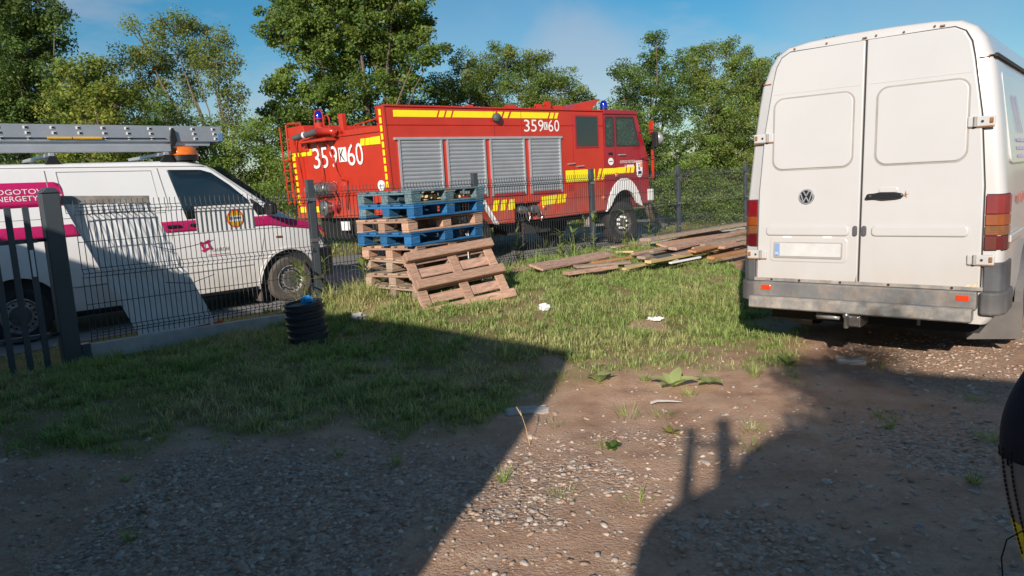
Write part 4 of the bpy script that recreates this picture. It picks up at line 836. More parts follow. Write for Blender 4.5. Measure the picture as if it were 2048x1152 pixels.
rear_disc('inlet_cap', 1.98, 1.26, [(.12, 0), (.13, .10), (.165, .11), (.165, .18), (.13, .20), (.06, .20), (.055, .23), (.001, .23)], M['steel'])
rear_disc('valve', 1.66, 1.27, [(.05, 0), (.05, .12), (.07, .14), (.001, .15)], M['dark_red'])
def rtube(name, pts, r, mm, parent=FT_):
    b = MB(); b.tube([rpt(*p) for p in pts], r, 6); return b.build(name, mm, parent)
rtube('lever_rod', [(2.05, 2.80, .12), (2.02, 2.3, .06), (2.0, 1.95, .06), (2.0, 1.84, .08), (2.2, 1.76, .1)], .018, M['red']); rtube('lever_rod', [(1.75, 2.72, .1), (1.62, 2.3, .06), (1.55, 2.0, .06), (1.45, 1.86, .06), (1.25, 1.80, .06), (1.28, 1.5, .08), (1.35, 1.25, .06)], .018, M['red'])
rtube('lever_rod', [(2.35, 1.6, .12), (2.2, 1.35, .1), (2.05, 1.18, .1)], .02, M['red']); rtube('lever_rod', [(1.62, 1.6, .12), (1.55, 1.4, .1), (1.62, 1.28, .1)], .02, M['red'])
rtube('hand_rail', [(2.76, 1.75, .06), (2.76, 2.6, .14), (2.70, 2.74, .16), (2.5, 2.80, .16), (2.35, 2.80, .12)], .022, M['red'])
rtube('deck_rail', [(.18, 2.90, .02), (.5, 2.87, .02), (.85, 2.84, .02), (.85, 2.72, .02)], .016, M['red']); rtube('deck_rail', [(2.66, 2.86, .02), (2.66, 3.03, .02), (3.05, 3.06, .04), (3.13, 3.04, .06), (3.16, 1.5, .08)], .022, M['red'])
rear('upper_locker', [(2.45, 2.45), (3.12, 2.45), (3.12, 2.98), (2.55, 2.98), (2.50, 2.75)], M['red'], .05, -.2, .015)
rear('deck_edge', [(.16, 2.66), (2.5, 2.66), (2.5, 2.77), (.16, 2.77)], M['red'], .03, -.05, .008)
rear('beacon_post', [(1.22, 2.70), (1.34, 2.70), (1.34, 3.10), (1.22, 3.10)], M['red'], .03, -.06, .01)
# ladder at the left edge
for u in (3.02, 3.24): rtube('ladder_stile', [(u, 1.35, .14), (u, 3.0 if u > 3.1 else 2.2, .14)], .018, M['red'])
for k in range(5): rtube('ladder_rung', [(3.0, 1.42 + .22 * k, .14), (3.26, 1.42 + .22 * k, .14)], .014, M['red'])
rear('rear_rib', [(2.70, 1.05), (2.80, 1.05), (2.80, 2.36), (2.70, 2.36)], M['red'], .05, -.01, .008)
# deck gun
q0 = Vector(rpt(2.48, 2.72, .30)); q1 = Vector(rpt(1.80, 2.80, .18))
mb = MB(); mb.tube([q0, q0.lerp(q1, .45), q0.lerp(q1, .46), q1], [.055, .06, .06, .07], 14); g = mb.build('gun_barrel', M['plastic'], FT_, auto=True)
mb = MB(); mb.tube([q0.lerp(q1, .40), q0.lerp(q1, .47)], .066, 14); mb.build('barrel_band', M['white'], g)
mb = MB(); a_ = Vector(rpt(1.8, 2.80, .18)); mb.tube([a_, rpt(1.45, 2.78, .14), rpt(1.35, 2.72, .10)], [.085, .075, .07], 12); mb.build('gun_joint', M['red'], FT_, smooth=True)
mb = MB(); c_ = Vector(rpt(1.62, 2.96, .1)); mb.tube([c_ + d * .10 * math.cos(R_(a)) + up * .14 * math.sin(R_(a)) for a in range(0, 360, 24)], .015, 6, closed=True); mb.build('gun_wheel', M['red'], FT_)
rear('gun_tray', [(1.5, 2.60), (2.45, 2.60), (2.40, 2.64), (1.5, 2.66)], M['red'], .25, -.01, .01)  # solid ledge below the gun in plain body red
bp3 = rpt(1.96, 2.78, .05); b = beacon(bp3[0], bp3[1], 2.98, .095, .24)
mb = MB(); mb.lathe([(.10, 2.75), (.115, 2.98)], 16, Matrix.Translation((bp3[0], bp3[1], 0))); mb.build('beacon_stand', M['red'], b, smooth=True)
for k in range(4):
    a = R_(90 * k + 20); x, y = bp3[0] + .115 * math.cos(a), bp3[1] + .115 * math.sin(a); mb = MB(); mb.tube([(x, y, 2.96), (x, y, 3.14), (bp3[0] + .07 * math.cos(a), bp3[1] + .07 * math.sin(a), 3.22), (bp3[0], bp3[1], 3.235)], .010, 5); mb.build('cage_bar', M['red'], b)
mb = MB(); mb.tube([(bp3[0] + .117 * math.cos(R_(a)), bp3[1] + .117 * math.sin(R_(a)), 3.05) for a in range(0, 360, 24)], .010, 5, closed=True); mb.build('cage_hoop', M['red'], b)
for x in (.02, -4.3):
    for yy, o in ((.20, -1), (W - .30, 1)): wheel(FT_, (x, yy, .50), (0, o, 0), .50, .30, 'truck')

# ------------------------------------------------------------------ mesh fence along the yard
FANG = math.atan2(FT[1], FT[0])
def gz(x, y): return float(height(np.array(x), np.array(y), False))
FEN = empty('mesh_fence', (FX, FY, 0), FANG); tag(FEN, 'anthracite welded wire mesh fence on posts between yard and road', 'fence')
# local: x along the fence, y away from the yard
SP = 2.52; NP = 10
for k in range(0, NP + 1):
    mb = MB(); mb.bx(k * SP - .042, k * SP + .042, -.03, .03, .05, 1.735); p = mb.build('post', M['anthracite'], FEN, bevel=.006)
    mb = MB(); mb.bx(k * SP - .045, k * SP + .045, -.033, .033, 1.730, 1.748); mb.build('post_cap', M['plastic'], p, bevel=.006)
    for z in (.62, 1.05, 1.52):
        mb = MB(); mb.bx(k * SP - .058, k * SP + .058, -.040, -.030, z - .018, z + .018); mb.build('clamp', M['steel'], p)
def panel(x0, x1, zb0, zb1, zt0, zt1):
    """welded panel: upright wires with three pressed folds and pairs of level wires"""
    nW = int(round((x1 - x0) / .05)); prof = [(0, 0), (.04, 0), (.065, .032), (.09, 0), (.46, 0), (.49, .036), (.52, 0), (.90, 0), (.925, .036), (.95, 0), (1, 0)]
    m_ = len(prof); r = .0031; V = []; Fq = []
    for i in range(nW + 1):
        a = i / nW; x = x0 + (x1 - x0) * a; b = zb0 + (zb1 - zb0) * a; t = zt0 + (zt1 - zt0) * a; base = len(V)
        for f, off in prof:
            z = b + (t - b) * f
            V += [(x - r, -off - r - .02, z), (x + r, -off - r - .02, z), (x + r, -off + r - .02, z), (x - r, -off + r - .02, z)]
        for j in range(m_ - 1):
            for q in range(4): Fq.append((base + j * 4 + q, base + j * 4 + (q + 1) % 4, base + (j + 1) * 4 + (q + 1) % 4, base + (j + 1) * 4 + q))
    for f, off in [(.04, 0), (.065, .032), (.09, 0), (.27, 0), (.46, 0), (.49, .036), (.52, 0), (.71, 0), (.90, 0), (.925, .036), (.95, 0)]:
        base = len(V)
        for a in (0, 1):
            x = x0 + (x1 - x0) * a; b = zb0 + (zb1 - zb0) * a; t = zt0 + (zt1 - zt0) * a; z = b + (t - b) * f; y = -off - .02 - .0055
            V += [(x, y - r, z - r), (x, y + r, z - r), (x, y + r, z + r), (x, y - r, z + r)]
        for q in range(4): Fq.append((base + q, base + (q + 1) % 4, base + 4 + (q + 1) % 4, base + 4 + q))
    return link_mesh('mesh_panel', arr_mesh('mesh_panel', np.array(V), np.array(Fq), M['wire']), None, FEN)
panel(-2.42, -.05, .30, .30, 1.64, 1.61)
for k in range(NP): panel(k * SP + .05, (k + 1) * SP - .05, .42, .42, 1.66, 1.66)
mb = MB(); mb.prism([(-2.45, .0), (-2.45, .29), (-.05, .245), (-.05, .0)], lambda a, b, t: (a, t, b), -.03, .03); mb.build('base_plank', M['concrete'], FEN, bevel=.008)
for k in range(NP): mb = MB(); mb.bx(k * SP + .05, (k + 1) * SP - .05, -.025, .025, .15, .40); mb.build('base_plank', M['concrete'], FEN, bevel=.008)
# palisade gate with its thick post
GT = empty('palisade_gate', (FX, FY, 0), FANG); tag(GT, 'anthracite palisade gate of flat upright slats hung on a thick post', 'gate')
mb = MB(); mb.bx(-2.675, -2.525, -.075, .075, .0, 1.715); p = mb.build('gate_post', M['anthracite'], GT, bevel=.01)
mb = MB(); mb.prism([(-2.685, 1.715), (-2.515, 1.715), (-2.57, 1.765), (-2.63, 1.765)], lambda a, b, t: (a, t, b), -.085, .085); mb.build('post_cap', M['anthracite'], p, bevel=.008)
mb = MB(); mb.bx(-2.52, -2.44, -.05, .05, .0, .30); mb.build('plank_holder', M['anthracite'], GT, bevel=.006)
for z in (1.30, .43):
    mb = MB(); mb.bx(-4.5, -2.74, -.02, .02, z - .02, z + .02); mb.build('rail', M['anthracite'], GT, bevel=.004)
    mb = MB(); mb.tube([(-2.75, 0, z), (-2.66, 0, z)], .016, 8); mb.build('hinge', M['black'], GT)
for k in range(13):
    x = -2.80 - .135 * k; mb = MB(); mb.bx(x - .026, x + .026, -.034, -.021, .10, 1.605); s_ = mb.build('slat', M['anthracite'], GT, bevel=.004)
    if k == 0: mb = MB(); mb.bx(x - .014, x + .014, -.037, -.033, .98, 1.22); mb.build('sticker', M['sheet_white'], s_)

# ------------------------------------------------------------------ corrugated sheet leaning behind the fence, sign plate on the fence
TL, TR, BL, BR = [Vector(p) for p in ((-4.11, 6.76, 1.64), (-3.56, 7.29, 1.60), (-3.745, 7.155, .235), (-3.19, 7.685, .245))]
nrm = (TR - TL).cross(BL - TL).normalized(); V = []; nu, nv = 60, 8
for i in range(nu + 1):
    u = i / nu; ph = (u * 9) % 1; off = .005 if .25 < ph < .6 else (.0 if ph < .18 or ph > .67 else .0025)
    for j in range(nv + 1):
        v = j / nv; V.append(TL.lerp(TR, u).lerp(BL.lerp(BR, u), v) - nrm * off + nrm * (.012 * math.sin(v * 3.1) + .005 * math.sin(u * 7 + v * 4)))
mb = MB(); mb.add(V, [(i * (nv + 1) + j, i * (nv + 1) + j + 1, (i + 1) * (nv + 1) + j + 1, (i + 1) * (nv + 1) + j) for i in range(nu) for j in range(nv)])
SH = empty('corrugated_sheet', BL); tag(SH, 'bent white corrugated metal sheet leaning slanted behind the mesh fence', 'metal sheet')
o = mb.build('sheet', M['sheet_white'], SH); o.data.transform(Matrix.Translation(-BL)); so = o.modifiers.new('solid', 'SOLIDIFY'); so.thickness = .003
mb = MB(); mb.beam(TL - BL + Vector((0, 0, .01)), TR - BL + Vector((0, 0, .015)), .03, .075); mb.build('top_flashing', M['step'], SH, bevel=.004)
mb = MB(); mb.beam(BL.lerp(BR, .45) - BL + Vector((0, 0, .0)), BR - BL + Vector((.05, .05, .03)), .02, .03); mb.build('orange_edge', M['orange'], SH)
SG = empty('sign_plate', (FX, FY, 0), FANG); tag(SG, 'small white sign plate with a round yellow and red sticker on the mesh fence', 'sign')
mb = MB(); mb.bx(-1.315, -.685, .012, .018, 1.245, 1.515); mb.build('plate', M['white'], SG, bevel=.002)
def disc(name, cx, cz, r, m_, y): b = MB(); b.prism([(cx + r * math.cos(R_(a)), cz + r * math.sin(R_(a))) for a in range(0, 360, 12)], lambda a, q, t: (a, t, q), y, y + .002); return b.build(name, m_, SG)
disc('sticker_rim', -.90, 1.365, .095, M['reflector'], .009); disc('sticker_field', -.90, 1.365, .082, M['blond'], .006)
mb = MB(); mb.bx(-.972, -.828, .004, .006, 1.335, 1.395); mb.build('sticker_band', M['white'], SG); mb = MB(); mb.prism([(-.965, 1.39), (-.935, 1.39), (-.935, 1.36), (-.95, 1.343), (-.965, 1.36)], lambda a, q, t: (a, t, q), .002, .004); mb.build('sticker_shield', M['lettering'], SG)
mb = MB(); mb.bx(-.925, -.84, .002, .004, 1.362, 1.382); mb.build('sticker_lettering', M['lettering'], SG)
# a loose wire tied round the sheet
mb = MB(); mb.tube([(-1.75, .02, 1.15), (-1.60, -.03, 1.10), (-1.4, -.03, 1.12), (-1.15, .0, 1.16)], .004, 5); mb.tube([(-1.7, -.03, .78), (-1.45, -.03, .74), (-1.2, -.02, .80)], .004, 5); mb.build('tie_wire', M['wire'], FEN)

# ------------------------------------------------------------------ pallets
def box_me(name, d, bev=.006):
    b = MB(); b.box((0, 0, 0), d); me = b.mesh(name); bm = bmesh.new(); bm.from_mesh(me); bmesh.ops.bevel(bm, geom=bm.edges[:], offset=bev, segments=1, affect='EDGES'); bm.to_mesh(me); bm.free(); return me
PK = 1.06
P_ME = {}
def pme(kind, d, m_):
    k = (kind, tuple(round(v, 3) for v in d), m_.name)
    if k not in P_ME:
        me = box_me(kind, d); me.materials.append(m_); P_ME[k] = me
    return P_ME[k]
VAR = {}
def variant(m_, k):
    if (m_.name, k) not in VAR:
        c = m_.copy(); c.name = m_.name + '_' + 'abc'[k]; f_ = (1.0, .80, 1.16)[k]; VAR[(m_.name, k)] = c
        for nd in c.node_tree.nodes:
            if nd.type == 'MAP_RANGE' and abs(nd.inputs[3].default_value + nd.inputs[4].default_value - 2) < .01: nd.inputs[3].default_value *= f_; nd.inputs[4].default_value *= f_
            if nd.type == 'MAPPING': nd.inputs['Location'].default_value = (3.1 * k, 1.7 * k, .9 * k)
    return VAR[(m_.name, k)]
def pallet(label, M4, mats, s=PK, skip=()):
    """block pallet; local x 1.2 long, y 0.8 deep, z up from its underside; near corner at the origin"""
    r = empty('pallet'); r.matrix_world = M4; tag(r, label, 'pallet', 'pallets by the fence')
    Lx, Ly = 1.2 * s, .8 * s; t = .022 * s; bh = .078 * s
    def put(kind, d, c, m_):
        o = link_mesh(kind, pme(kind, d, m_), None, r); o.location = (c[0] + rnd.uniform(-.004, .004), c[1] + rnd.uniform(-.004, .004), c[2]); o.rotation_euler = (0, 0, rnd.uniform(-.008, .008)); return o
    pick = lambda: variant(mats[0] if rnd.random() < .8 else mats[-1], rnd.choice((0, 1, 2)))
    for y in (.05, .40, .75): put('runner', (Lx, .10 * s, t), (Lx / 2, y * s, t / 2), pick())
    for x in (.072, .6, 1.128):
        for y in (.05, .40, .75): put('block', (.144 * s, .098 * s, bh), (x * s, y * s, t + bh / 2), pick())
    for x in (.072, .6, 1.128): put('cross_board', (.144 * s, Ly, t), (x * s, Ly / 2, t + bh + t / 2), pick())
    for y in (.072, .236, .40, .564, .728): put('deck_board', (Lx, (.144 if y in (.072, .4, .728) else .10) * s, t), (Lx / 2, y * s, 2 * t + bh + t / 2), pick())
    return r
stack = [  # from the top down: label, materials, offset along x, offset along y, yaw offset
    ('faded teal pallet with sawdust, topmost of the pallet stack', ('teal_wood', 'wood2'), 0, 0, 0),
    ('bright blue pallet directly under the faded topmost one', ('blue_wood', 'teal_wood'), .01, -.01, 1.0),
    ('bare brown pallet between the two blue pallets of the stack', ('wood', 'wood2'), -.03, .05, -1.5),
    ('blue pallet resting on the brown pallets, lower of the two blue ones', ('blue_wood', 'blue_wood'), -.02, .03, 0),
    ('brown pallet set back under the lower blue pallet', ('wood', 'wood2'), .06, .02, 2.5),
    ('weathered brown pallet, third from the bottom of the stack', ('wood2', 'wood'), .0, .04, -4),
    ('weathered brown pallet, second from the bottom of the stack', ('wood2', 'wood'), .05, -.01, 3),
    ('weathered brown pallet at the very bottom of the stack in the weeds', ('wood2', 'wood2'), .02, .02, -3)]
yaw0 = .939
for k, (lb, ms, ox, oy, dy) in enumerate(stack):
    z = 1.569 - .153 * (k + 1)
    a = yaw0 + R_(dy); m4 = Matrix.Translation((-1.035 + ox * math.cos(a) - oy * math.sin(a), 7.89 + ox * math.sin(a) + oy * math.cos(a), z)) @ Matrix.Rotation(a, 4, 'Z') @ Matrix.Rotation(R_([0, .6, -.5, .3, -.4, 1.2, -.8, .6][k]), 4, 'X')
    pr = pallet(lb, m4, [M[x] for x in ms])
    if k == 0:
        pile = MB()
        for _ in range(60): q = .012 + .02 * rnd.random(); pile.box((.35 + .85 * rnd.random() * 1.0, .06 + .25 * rnd.random(), .03 + .012 + .035 * rnd.random()), (q * 2, q, q), Matrix.Rotation(rnd.random() * 6, 3, 'Z'))
        tag(pile.build('sawdust', M['wood_yel'], pr), kind='stuff')
# pallet leaning on the stack, underside to the viewer
yw, ti, ro = .647, .55, .055; o_ = Vector((-.848, 7.356, .270)); a_ = Vector((math.cos(yw) * math.cos(ro), math.sin(yw) * math.cos(ro), math.sin(ro)))
u_ = Vector((-math.sin(yw) * math.sin(ti), math.cos(yw) * math.sin(ti), math.cos(ti))); u_ = (u_ - a_ * u_.dot(a_)).normalized(); n_ = a_.cross(u_)
LP = empty('pallet'); LP.matrix_world = Matrix(((a_.x, u_.x, n_.x, o_.x), (a_.y, u_.y, n_.y, o_.y), (a_.z, u_.z, n_.z, o_.z), (0, 0, 0, 1)))
tag(LP, 'brown pallet propped aslant against the front of the stack, showing its skids', 'pallet', 'pallets by the fence')
S_ = .955; Lx, Ly = 1.2 * S_, .8 * S_
for y in (.06, .40, .75):
    o = link_mesh('skid', pme('skid', (Lx, .105 * S_, .075), variant(M['wood'], rnd.choice((0, 1, 2)))), None, LP); o.location = (Lx / 2, y * S_, -.0375); o.rotation_euler = (0, 0, rnd.uniform(-.01, .01))
for x in (.065, .62, 1.13):
    o = link_mesh('cross_board', pme('cross_board', (.125 * S_, Ly, .022), variant(M['wood'], rnd.choice((0, 1, 2)))), None, LP); o.location = (x * S_, Ly / 2, -.087)
for y in (.07, .235, .40, .565, .73):
    o = link_mesh('deck_board', pme('deck_board', (Lx, .115 * S_, .022), variant(M['wood_red'], rnd.choice((0, 1)))), None, LP); o.location = (Lx / 2, y * S_ , -.110)
mb = MB(); mb.tube([(.80, .60, -.10), (.80, .66, -.06), (.82, .69, -.03), (.84, .68, -.03)], .006, 6); mb.build('loose_strap', M['white'], LP)

# ------------------------------------------------------------------ loose planks by the fence
planks = [  # label, start, end, underside height, width, thickness, material, cross tilt
    ('wide red brown board lying alone left of the plank heap', (.32, 9.44), (1.50, 10.87), .40, .24, .03, 'wood_red', 14),
    ('short red brown plank lying in the grass in front of the wide board', (.70, 9.23), (1.40, 9.64), .335, .12, .045, 'wood_red', 0),
    ('grey weathered plank between the wide board and the heap', (.87, 9.79), (1.65, 10.05), .35, .13, .03, 'wood2', 4),
    ('long pale yellow plank along the front of the plank heap', (1.83, 9.63), (3.38, 11.34), .36, .10, .04, 'wood_yel', 3),
    ('dark grey plank lying behind the long yellow one', (1.96, 9.85), (2.74, 10.77), .39, .12, .03, 'wood_dark', 6),
    ('orange brown plank end in the middle of the heap', (2.61, 10.38), (3.16, 11.07), .41, .13, .03, 'wood_org', 6),
    ('long plank with dark top on the very top of the heap', (2.01, 10.77), (4.15, 12.72), .58, .20, .05, 'wood2', -3),
    ('wide tan board just below the topmost dark plank', (2.28, 10.78), (3.62, 12.38), .49, .24, .03, 'wood', 16),
    ('grey brown plank low at the back of the heap', (1.91, 10.65), (3.24, 12.30), .37, .16, .04, 'wood2', 3),
    ('long red brown plank running to the van end of the heap', (2.35, 10.46), (4.10, 12.58), .47, .13, .04, 'wood_red', 5),
    ('red brown plank under the long one at the van end', (2.71, 10.89), (4.01, 12.32), .40, .14, .04, 'wood_red', 2),
    ('short brown plank in the grass nearest the van', (2.81, 10.14), (3.62, 10.92), .33, .12, .04, 'wood_org', 0),
    ('grey plank in the middle of the van end of the heap', (2.91, 11.04), (3.90, 11.87), .43, .15, .04, 'wood2', 4),
    ('thin brown plank at the foot of the fence behind the heap', (1.68, 11.82), (2.37, 12.58), .39, .09, .025, 'wood_red', 0),
    ('small splintered yellow offcut beside the fence post', (1.64, 11.20), (1.90, 11.08), .38, .06, .03, 'wood_yel', 0),
    ('small splintered orange offcut at the front left of the heap', (1.47, 9.38), (1.82, 9.75), .34, .07, .03, 'wood_yel', 0),
    ('grey plank end poking out left of the heap', (1.85, 10.23), (2.35, 10.83), .37, .14, .04, 'wood2', 4),
    ('white painted lath in front of the yellow plank', (2.18, 9.86), (2.70, 10.27), .335, .05, .025, 'sheet_white', 0),
    ('narrow tan lath lying across the left side of the heap', (1.75, 10.35), (2.9, 11.35), .44, .06, .03, 'wood', 3),
    ('narrow grey lath along the middle of the heap', (2.0, 10.25), (3.3, 11.75), .46, .07, .03, 'wood2', -4),
    ('narrow tan board behind the yellow plank', (2.3, 10.15), (3.55, 11.45), .40, .09, .035, 'wood', 5),
    ('thin grey board at the fence side of the heap', (2.2, 11.15), (3.9, 12.75), .46, .10, .03, 'wood2', 6),
    ('slim brown lath sticking out towards the wide red brown board', (1.15, 10.15), (2.15, 10.75), .36, .07, .03, 'wood_org', 2),
    ('tan board end at the van side of the heap', (3.2, 10.95), (4.1, 11.95), .38, .12, .04, 'wood', 0),
    ('grey lath in the grass in front of the heap', (1.55, 9.75), (2.35, 10.15), .33, .06, .03, 'wood2', 0),
    ('short brown plank end beside the leaning pallet', (-.05, 9.48), (.22, 9.90), .35, .14, .035, 'wood', 8)]
for (lb, a, b, z, wd, th, mn, tl) in planks:
    z += .05; a = Vector((*a, z + th / 2)); b = Vector((*b, z + th / 2)); d = b - a; ln = d.length
    me = box_me('plank', (ln, wd, th), .004); me.materials.append(M[mn]); o = link_mesh('plank', me); o.location = (a + b) / 2
    o.rotation_euler = (R_(tl), R_(rnd.uniform(-1, 1)), math.atan2(d.y, d.x)); tag(o, lb, 'plank', 'planks by the fence')

# ------------------------------------------------------------------ corrugated pipe end with a blue rag
px, py = -2.00, 6.95; pz = gz(px, py)
PP = empty('corrugated_pipe', (px, py, pz)); tag(PP, 'short black corrugated plastic pipe standing upright in the grass', 'pipe'); PP.rotation_euler = (R_(2), R_(-4), 0)
prof = []; rr = .178; zz = -.02
for k in range(6):
    z0 = zz + k * .068; prof += [(rr, z0), (rr + .014, z0 + .010), (rr + .016, z0 + .034), (rr, z0 + .044)]
prof += [(rr, .385), (rr + .012, .39), (rr + .010, .40), (rr - .012, .40), (rr - .014, .30)]
mb = MB(); mb.lathe(prof, 40); mb.build('pipe_wall', M['pipe'], PP, auto=True)
mb = MB(); mb.lathe([(rr - .012, .375), (rr * .5, .385), (.001, .38)], 30); mb.build('lid', M['plastic'], PP, smooth=True)
def crumple(name, c, r, m_, label, cat, seed, flat=.6):
    q = random.Random(seed); bm = bmesh.new(); bmesh.ops.create_icosphere(bm, subdivisions=3, radius=r)
    for v in bm.verts: n0 = v.co.normalized(); k = 1 + .55 * (vnoise(n0.x * 3 + seed, n0.y * 3 + n0.z * 2.3, 1.7) - .5) * 2 + q.uniform(-.16, .16); v.co = Vector((v.co.x * k * 1.2, v.co.y * k * .8, v.co.z * k * flat))
    me = bpy.data.meshes.new(name); bm.to_mesh(me); bm.free(); me.materials.append(m_); o = link_mesh(name, me); o.location = c; return tag(o, label, cat)
crumple('rag', (px + .02, py - .05, pz + .425), .042, M['rag'], 'crumpled bright blue rag on top of the black pipe', 'rag', 3, 1.0)
crumple('paper_scrap', (.323, 7.55, gz(.323, 7.55) + .045), .043, M['paper'], 'crumpled white paper in the sunny grass beside the leaning pallet', 'paper', 5, .9)
crumple('paper_scrap', (1.45, 7.3, gz(1.45, 7.3) + .03), .055, M['paper'], 'flattened white paper scrap in the grass left of the white van', 'paper', 9, .35)
crumple('plastic_bag', (-1.62, 7.45, gz(-1.62, 7.45) + .04), .055, M['concrete'], 'grey plastic scrap in the grass right of the black pipe', 'plastic scrap', 12, .7)

# ------------------------------------------------------------------ turf: blades
def blades(n_try, box, seed, lo, hi, wd, cover=True, dmin=None, dmax=None, tall=None, lim=None):
    g = np.random.default_rng(seed); x = g.uniform(box[0], box[1], n_try); y = g.uniform(box[2], box[3], n_try)
    # half the blades stand in tufts, leaning out from the tuft's heart
    m_ = int(n_try * .6); k_ = max(m_ // 26, 1); tx_ = g.uniform(box[0], box[1], k_); ty_ = g.uniform(box[2], box[3], k_); pick = g.integers(0, k_, m_); ta = g.uniform(0, 2 * np.pi, m_); tr_ = g.random(m_) * .045
    x[:m_] = tx_[pick] + np.cos(ta) * tr_; y[:m_] = ty_[pick] + np.sin(ta) * tr_; in_tuft = np.zeros(n_try, bool); in_tuft[:m_] = True; tang = np.zeros(n_try); tang[:m_] = ta; tsz = np.ones(n_try); tsz[:m_] = g.uniform(.6, 1.5, k_)[pick]; tdry = np.zeros(n_try); tdry[:m_] = g.normal(0, .18, k_)[pick]
    d, t = fence_co(x, y); keep = np.ones(n_try, bool)
    if dmin is not None: keep &= d > dmin
    if dmax is not None: keep &= d < dmax
    # only ground that the camera's surroundings can see
    keep &= (x > -.95 * y - 1.2) & (x < .95 * y + 1.2)
    c = grass_cover(x, y) if cover else np.ones(n_try)
    tuft = fbm(x + 3, y + 77, 5.5, 3); p = np.clip((c - .12) * 1.15, 0, 1) * np.clip((tuft - .26) * 4.0, .12, 1)
    keep &= g.random(n_try) < p
    if lim is not None: keep &= t > lim
    keep &= ~((t < -.25) & (d > 0) & (d < .10))
    near = -1.85 - 3.5 * sstep((t - 8) / 8); far = -8.0 - .4 * sstep((t - 8) / 12)
    keep &= ~((d < near + .05) & (d > far - .05))
    x, y, d, c, tuft, t = x[keep], y[keep], d[keep], c[keep], tuft[keep], t[keep]; n = len(x); in_tuft, tang, tsz, tdry = in_tuft[keep], tang[keep], tsz[keep], tdry[keep]
    h = g.uniform(lo, hi, n) * (.45 + 1.0 * np.clip((tuft - .25) * 1.8, 0, 1)) * (.5 + .5 * c)
    if tall is not None: h = h * tall(x, y, d, t)
    h = h * tsz; a = np.where(in_tuft, tang + g.normal(0, .35, n), g.uniform(0, 2 * np.pi, n)); lean = np.where(in_tuft, g.uniform(.35, 1.25, n), g.uniform(.2, 1.2, n)) * h; w_ = wd * g.uniform(.6, 1.3, n)
    dx, dy = np.cos(a), np.sin(a); sx, sy = -dy, dx; z = height(x, y)
    V = np.empty((n, 5, 3))
    for k, (f, q, wf) in enumerate(((0, 0, 1), (0, 0, -1), (.55, .35, .8), (.55, .35, -.8), (1, 1, 0))):
        V[:, k, 0] = x + dx * lean * q + sx * w_ * wf * .5; V[:, k, 1] = y + dy * lean * q + sy * w_ * wf * .5; V[:, k, 2] = z - .004 * (f == 0) + h * (f - .28 * q * (lean / np.maximum(h, 1e-4)) ** 2 * f)
    b = np.arange(n)[:, None] * 5
    F = np.concatenate([b + np.array([0, 1, 3]), b + np.array([0, 3, 2]), b + np.array([2, 3, 4])])
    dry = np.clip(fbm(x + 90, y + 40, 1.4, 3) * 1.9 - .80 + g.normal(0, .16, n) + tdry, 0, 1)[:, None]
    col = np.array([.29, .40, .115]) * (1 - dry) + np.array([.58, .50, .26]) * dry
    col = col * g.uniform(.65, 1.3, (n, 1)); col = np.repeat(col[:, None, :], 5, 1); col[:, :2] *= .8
    C4 = np.ones((n, 5, 4)); C4[..., :3] = col
    return V.reshape(-1, 3), F, C4.reshape(-1, 4)
M['blade'] = attr_mat('grass_blade', 'tint', .6, trans=.3, spec=.25)
def edge_tall(x, y, d, t): return 1 + np.where(t > 2.6, .5, np.where(t < -.2, .15, 1.7)) * np.exp(-((d - .25) / .45) ** 2) * (.3 + 1.2 * fbm(x, y, 1.1, 2))
V1 = blades(430000, (-6.5, 4.2, 3.9, 12.5), 1, .03, .085, .0068, dmin=-.1, tall=edge_tall)
V2 = blades(120000, (-8, 16, 6, 30), 2, .03, .075, .012, dmin=-5.6, dmax=-.05)
V3 = blades(110000, (-16, 22, 12, 42), 3, .06, .20, .022, dmin=-22, dmax=-5.6)
V4 = blades(15000, (-7, 4, 5, 13), 4, .09, .26, .009, cover=False, dmin=-.35, dmax=.75, lim=-.2)
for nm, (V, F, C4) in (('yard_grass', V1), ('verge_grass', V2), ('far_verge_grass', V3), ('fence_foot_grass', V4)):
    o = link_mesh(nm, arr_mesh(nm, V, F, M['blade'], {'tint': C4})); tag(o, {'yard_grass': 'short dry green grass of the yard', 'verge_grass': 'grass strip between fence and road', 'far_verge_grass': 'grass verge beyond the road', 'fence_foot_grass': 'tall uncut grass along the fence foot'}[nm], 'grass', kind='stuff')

g_ = np.random.default_rng(71); parts_ = []
for k in range(46):
    cx_, cy_ = g_.uniform(-2.6, 3.4), g_.uniform(3.2, 6.0)
    if k < 9: cx_, cy_ = [(-.55, 5.0), (-.1, 3.75), (.5, 4.15), (.75, 4.75), (-.75, 4.1), (2.9, 5.6), (1.9, 5.6), (1.0, 5.5), (.25, 4.6)][k]
    n_ = int(g_.integers(10, 60)); a0 = g_.uniform(0, 6.28, n_); r_0 = g_.random(n_) ** .6 * g_.uniform(.02, .10); x_ = cx_ + np.cos(a0) * r_0; y_ = cy_ + np.sin(a0) * r_0; h_ = g_.uniform(.02, .065, n_) * (1.4 if k < 9 else 1); ln_ = h_ * g_.uniform(.4, 1.3, n_); z_ = height(x_, y_); V = np.empty((n_, 3, 3)); wv = .006
    V[:, 0] = np.stack([x_ - np.sin(a0) * wv * .5, y_ + np.cos(a0) * wv * .5, z_ - .003], 1); V[:, 1] = np.stack([x_ + np.sin(a0) * wv * .5, y_ - np.cos(a0) * wv * .5, z_ - .003], 1); V[:, 2] = np.stack([x_ + np.cos(a0) * ln_, y_ + np.sin(a0) * ln_, z_ + h_], 1); parts_.append(V)
V = np.concatenate(parts_); n_ = len(V); C4 = np.ones((n_, 3, 4)); C4[..., :3] = (np.array([.30, .38, .11]) * g_.uniform(.6, 1.3, (n_, 1)))[:, None]
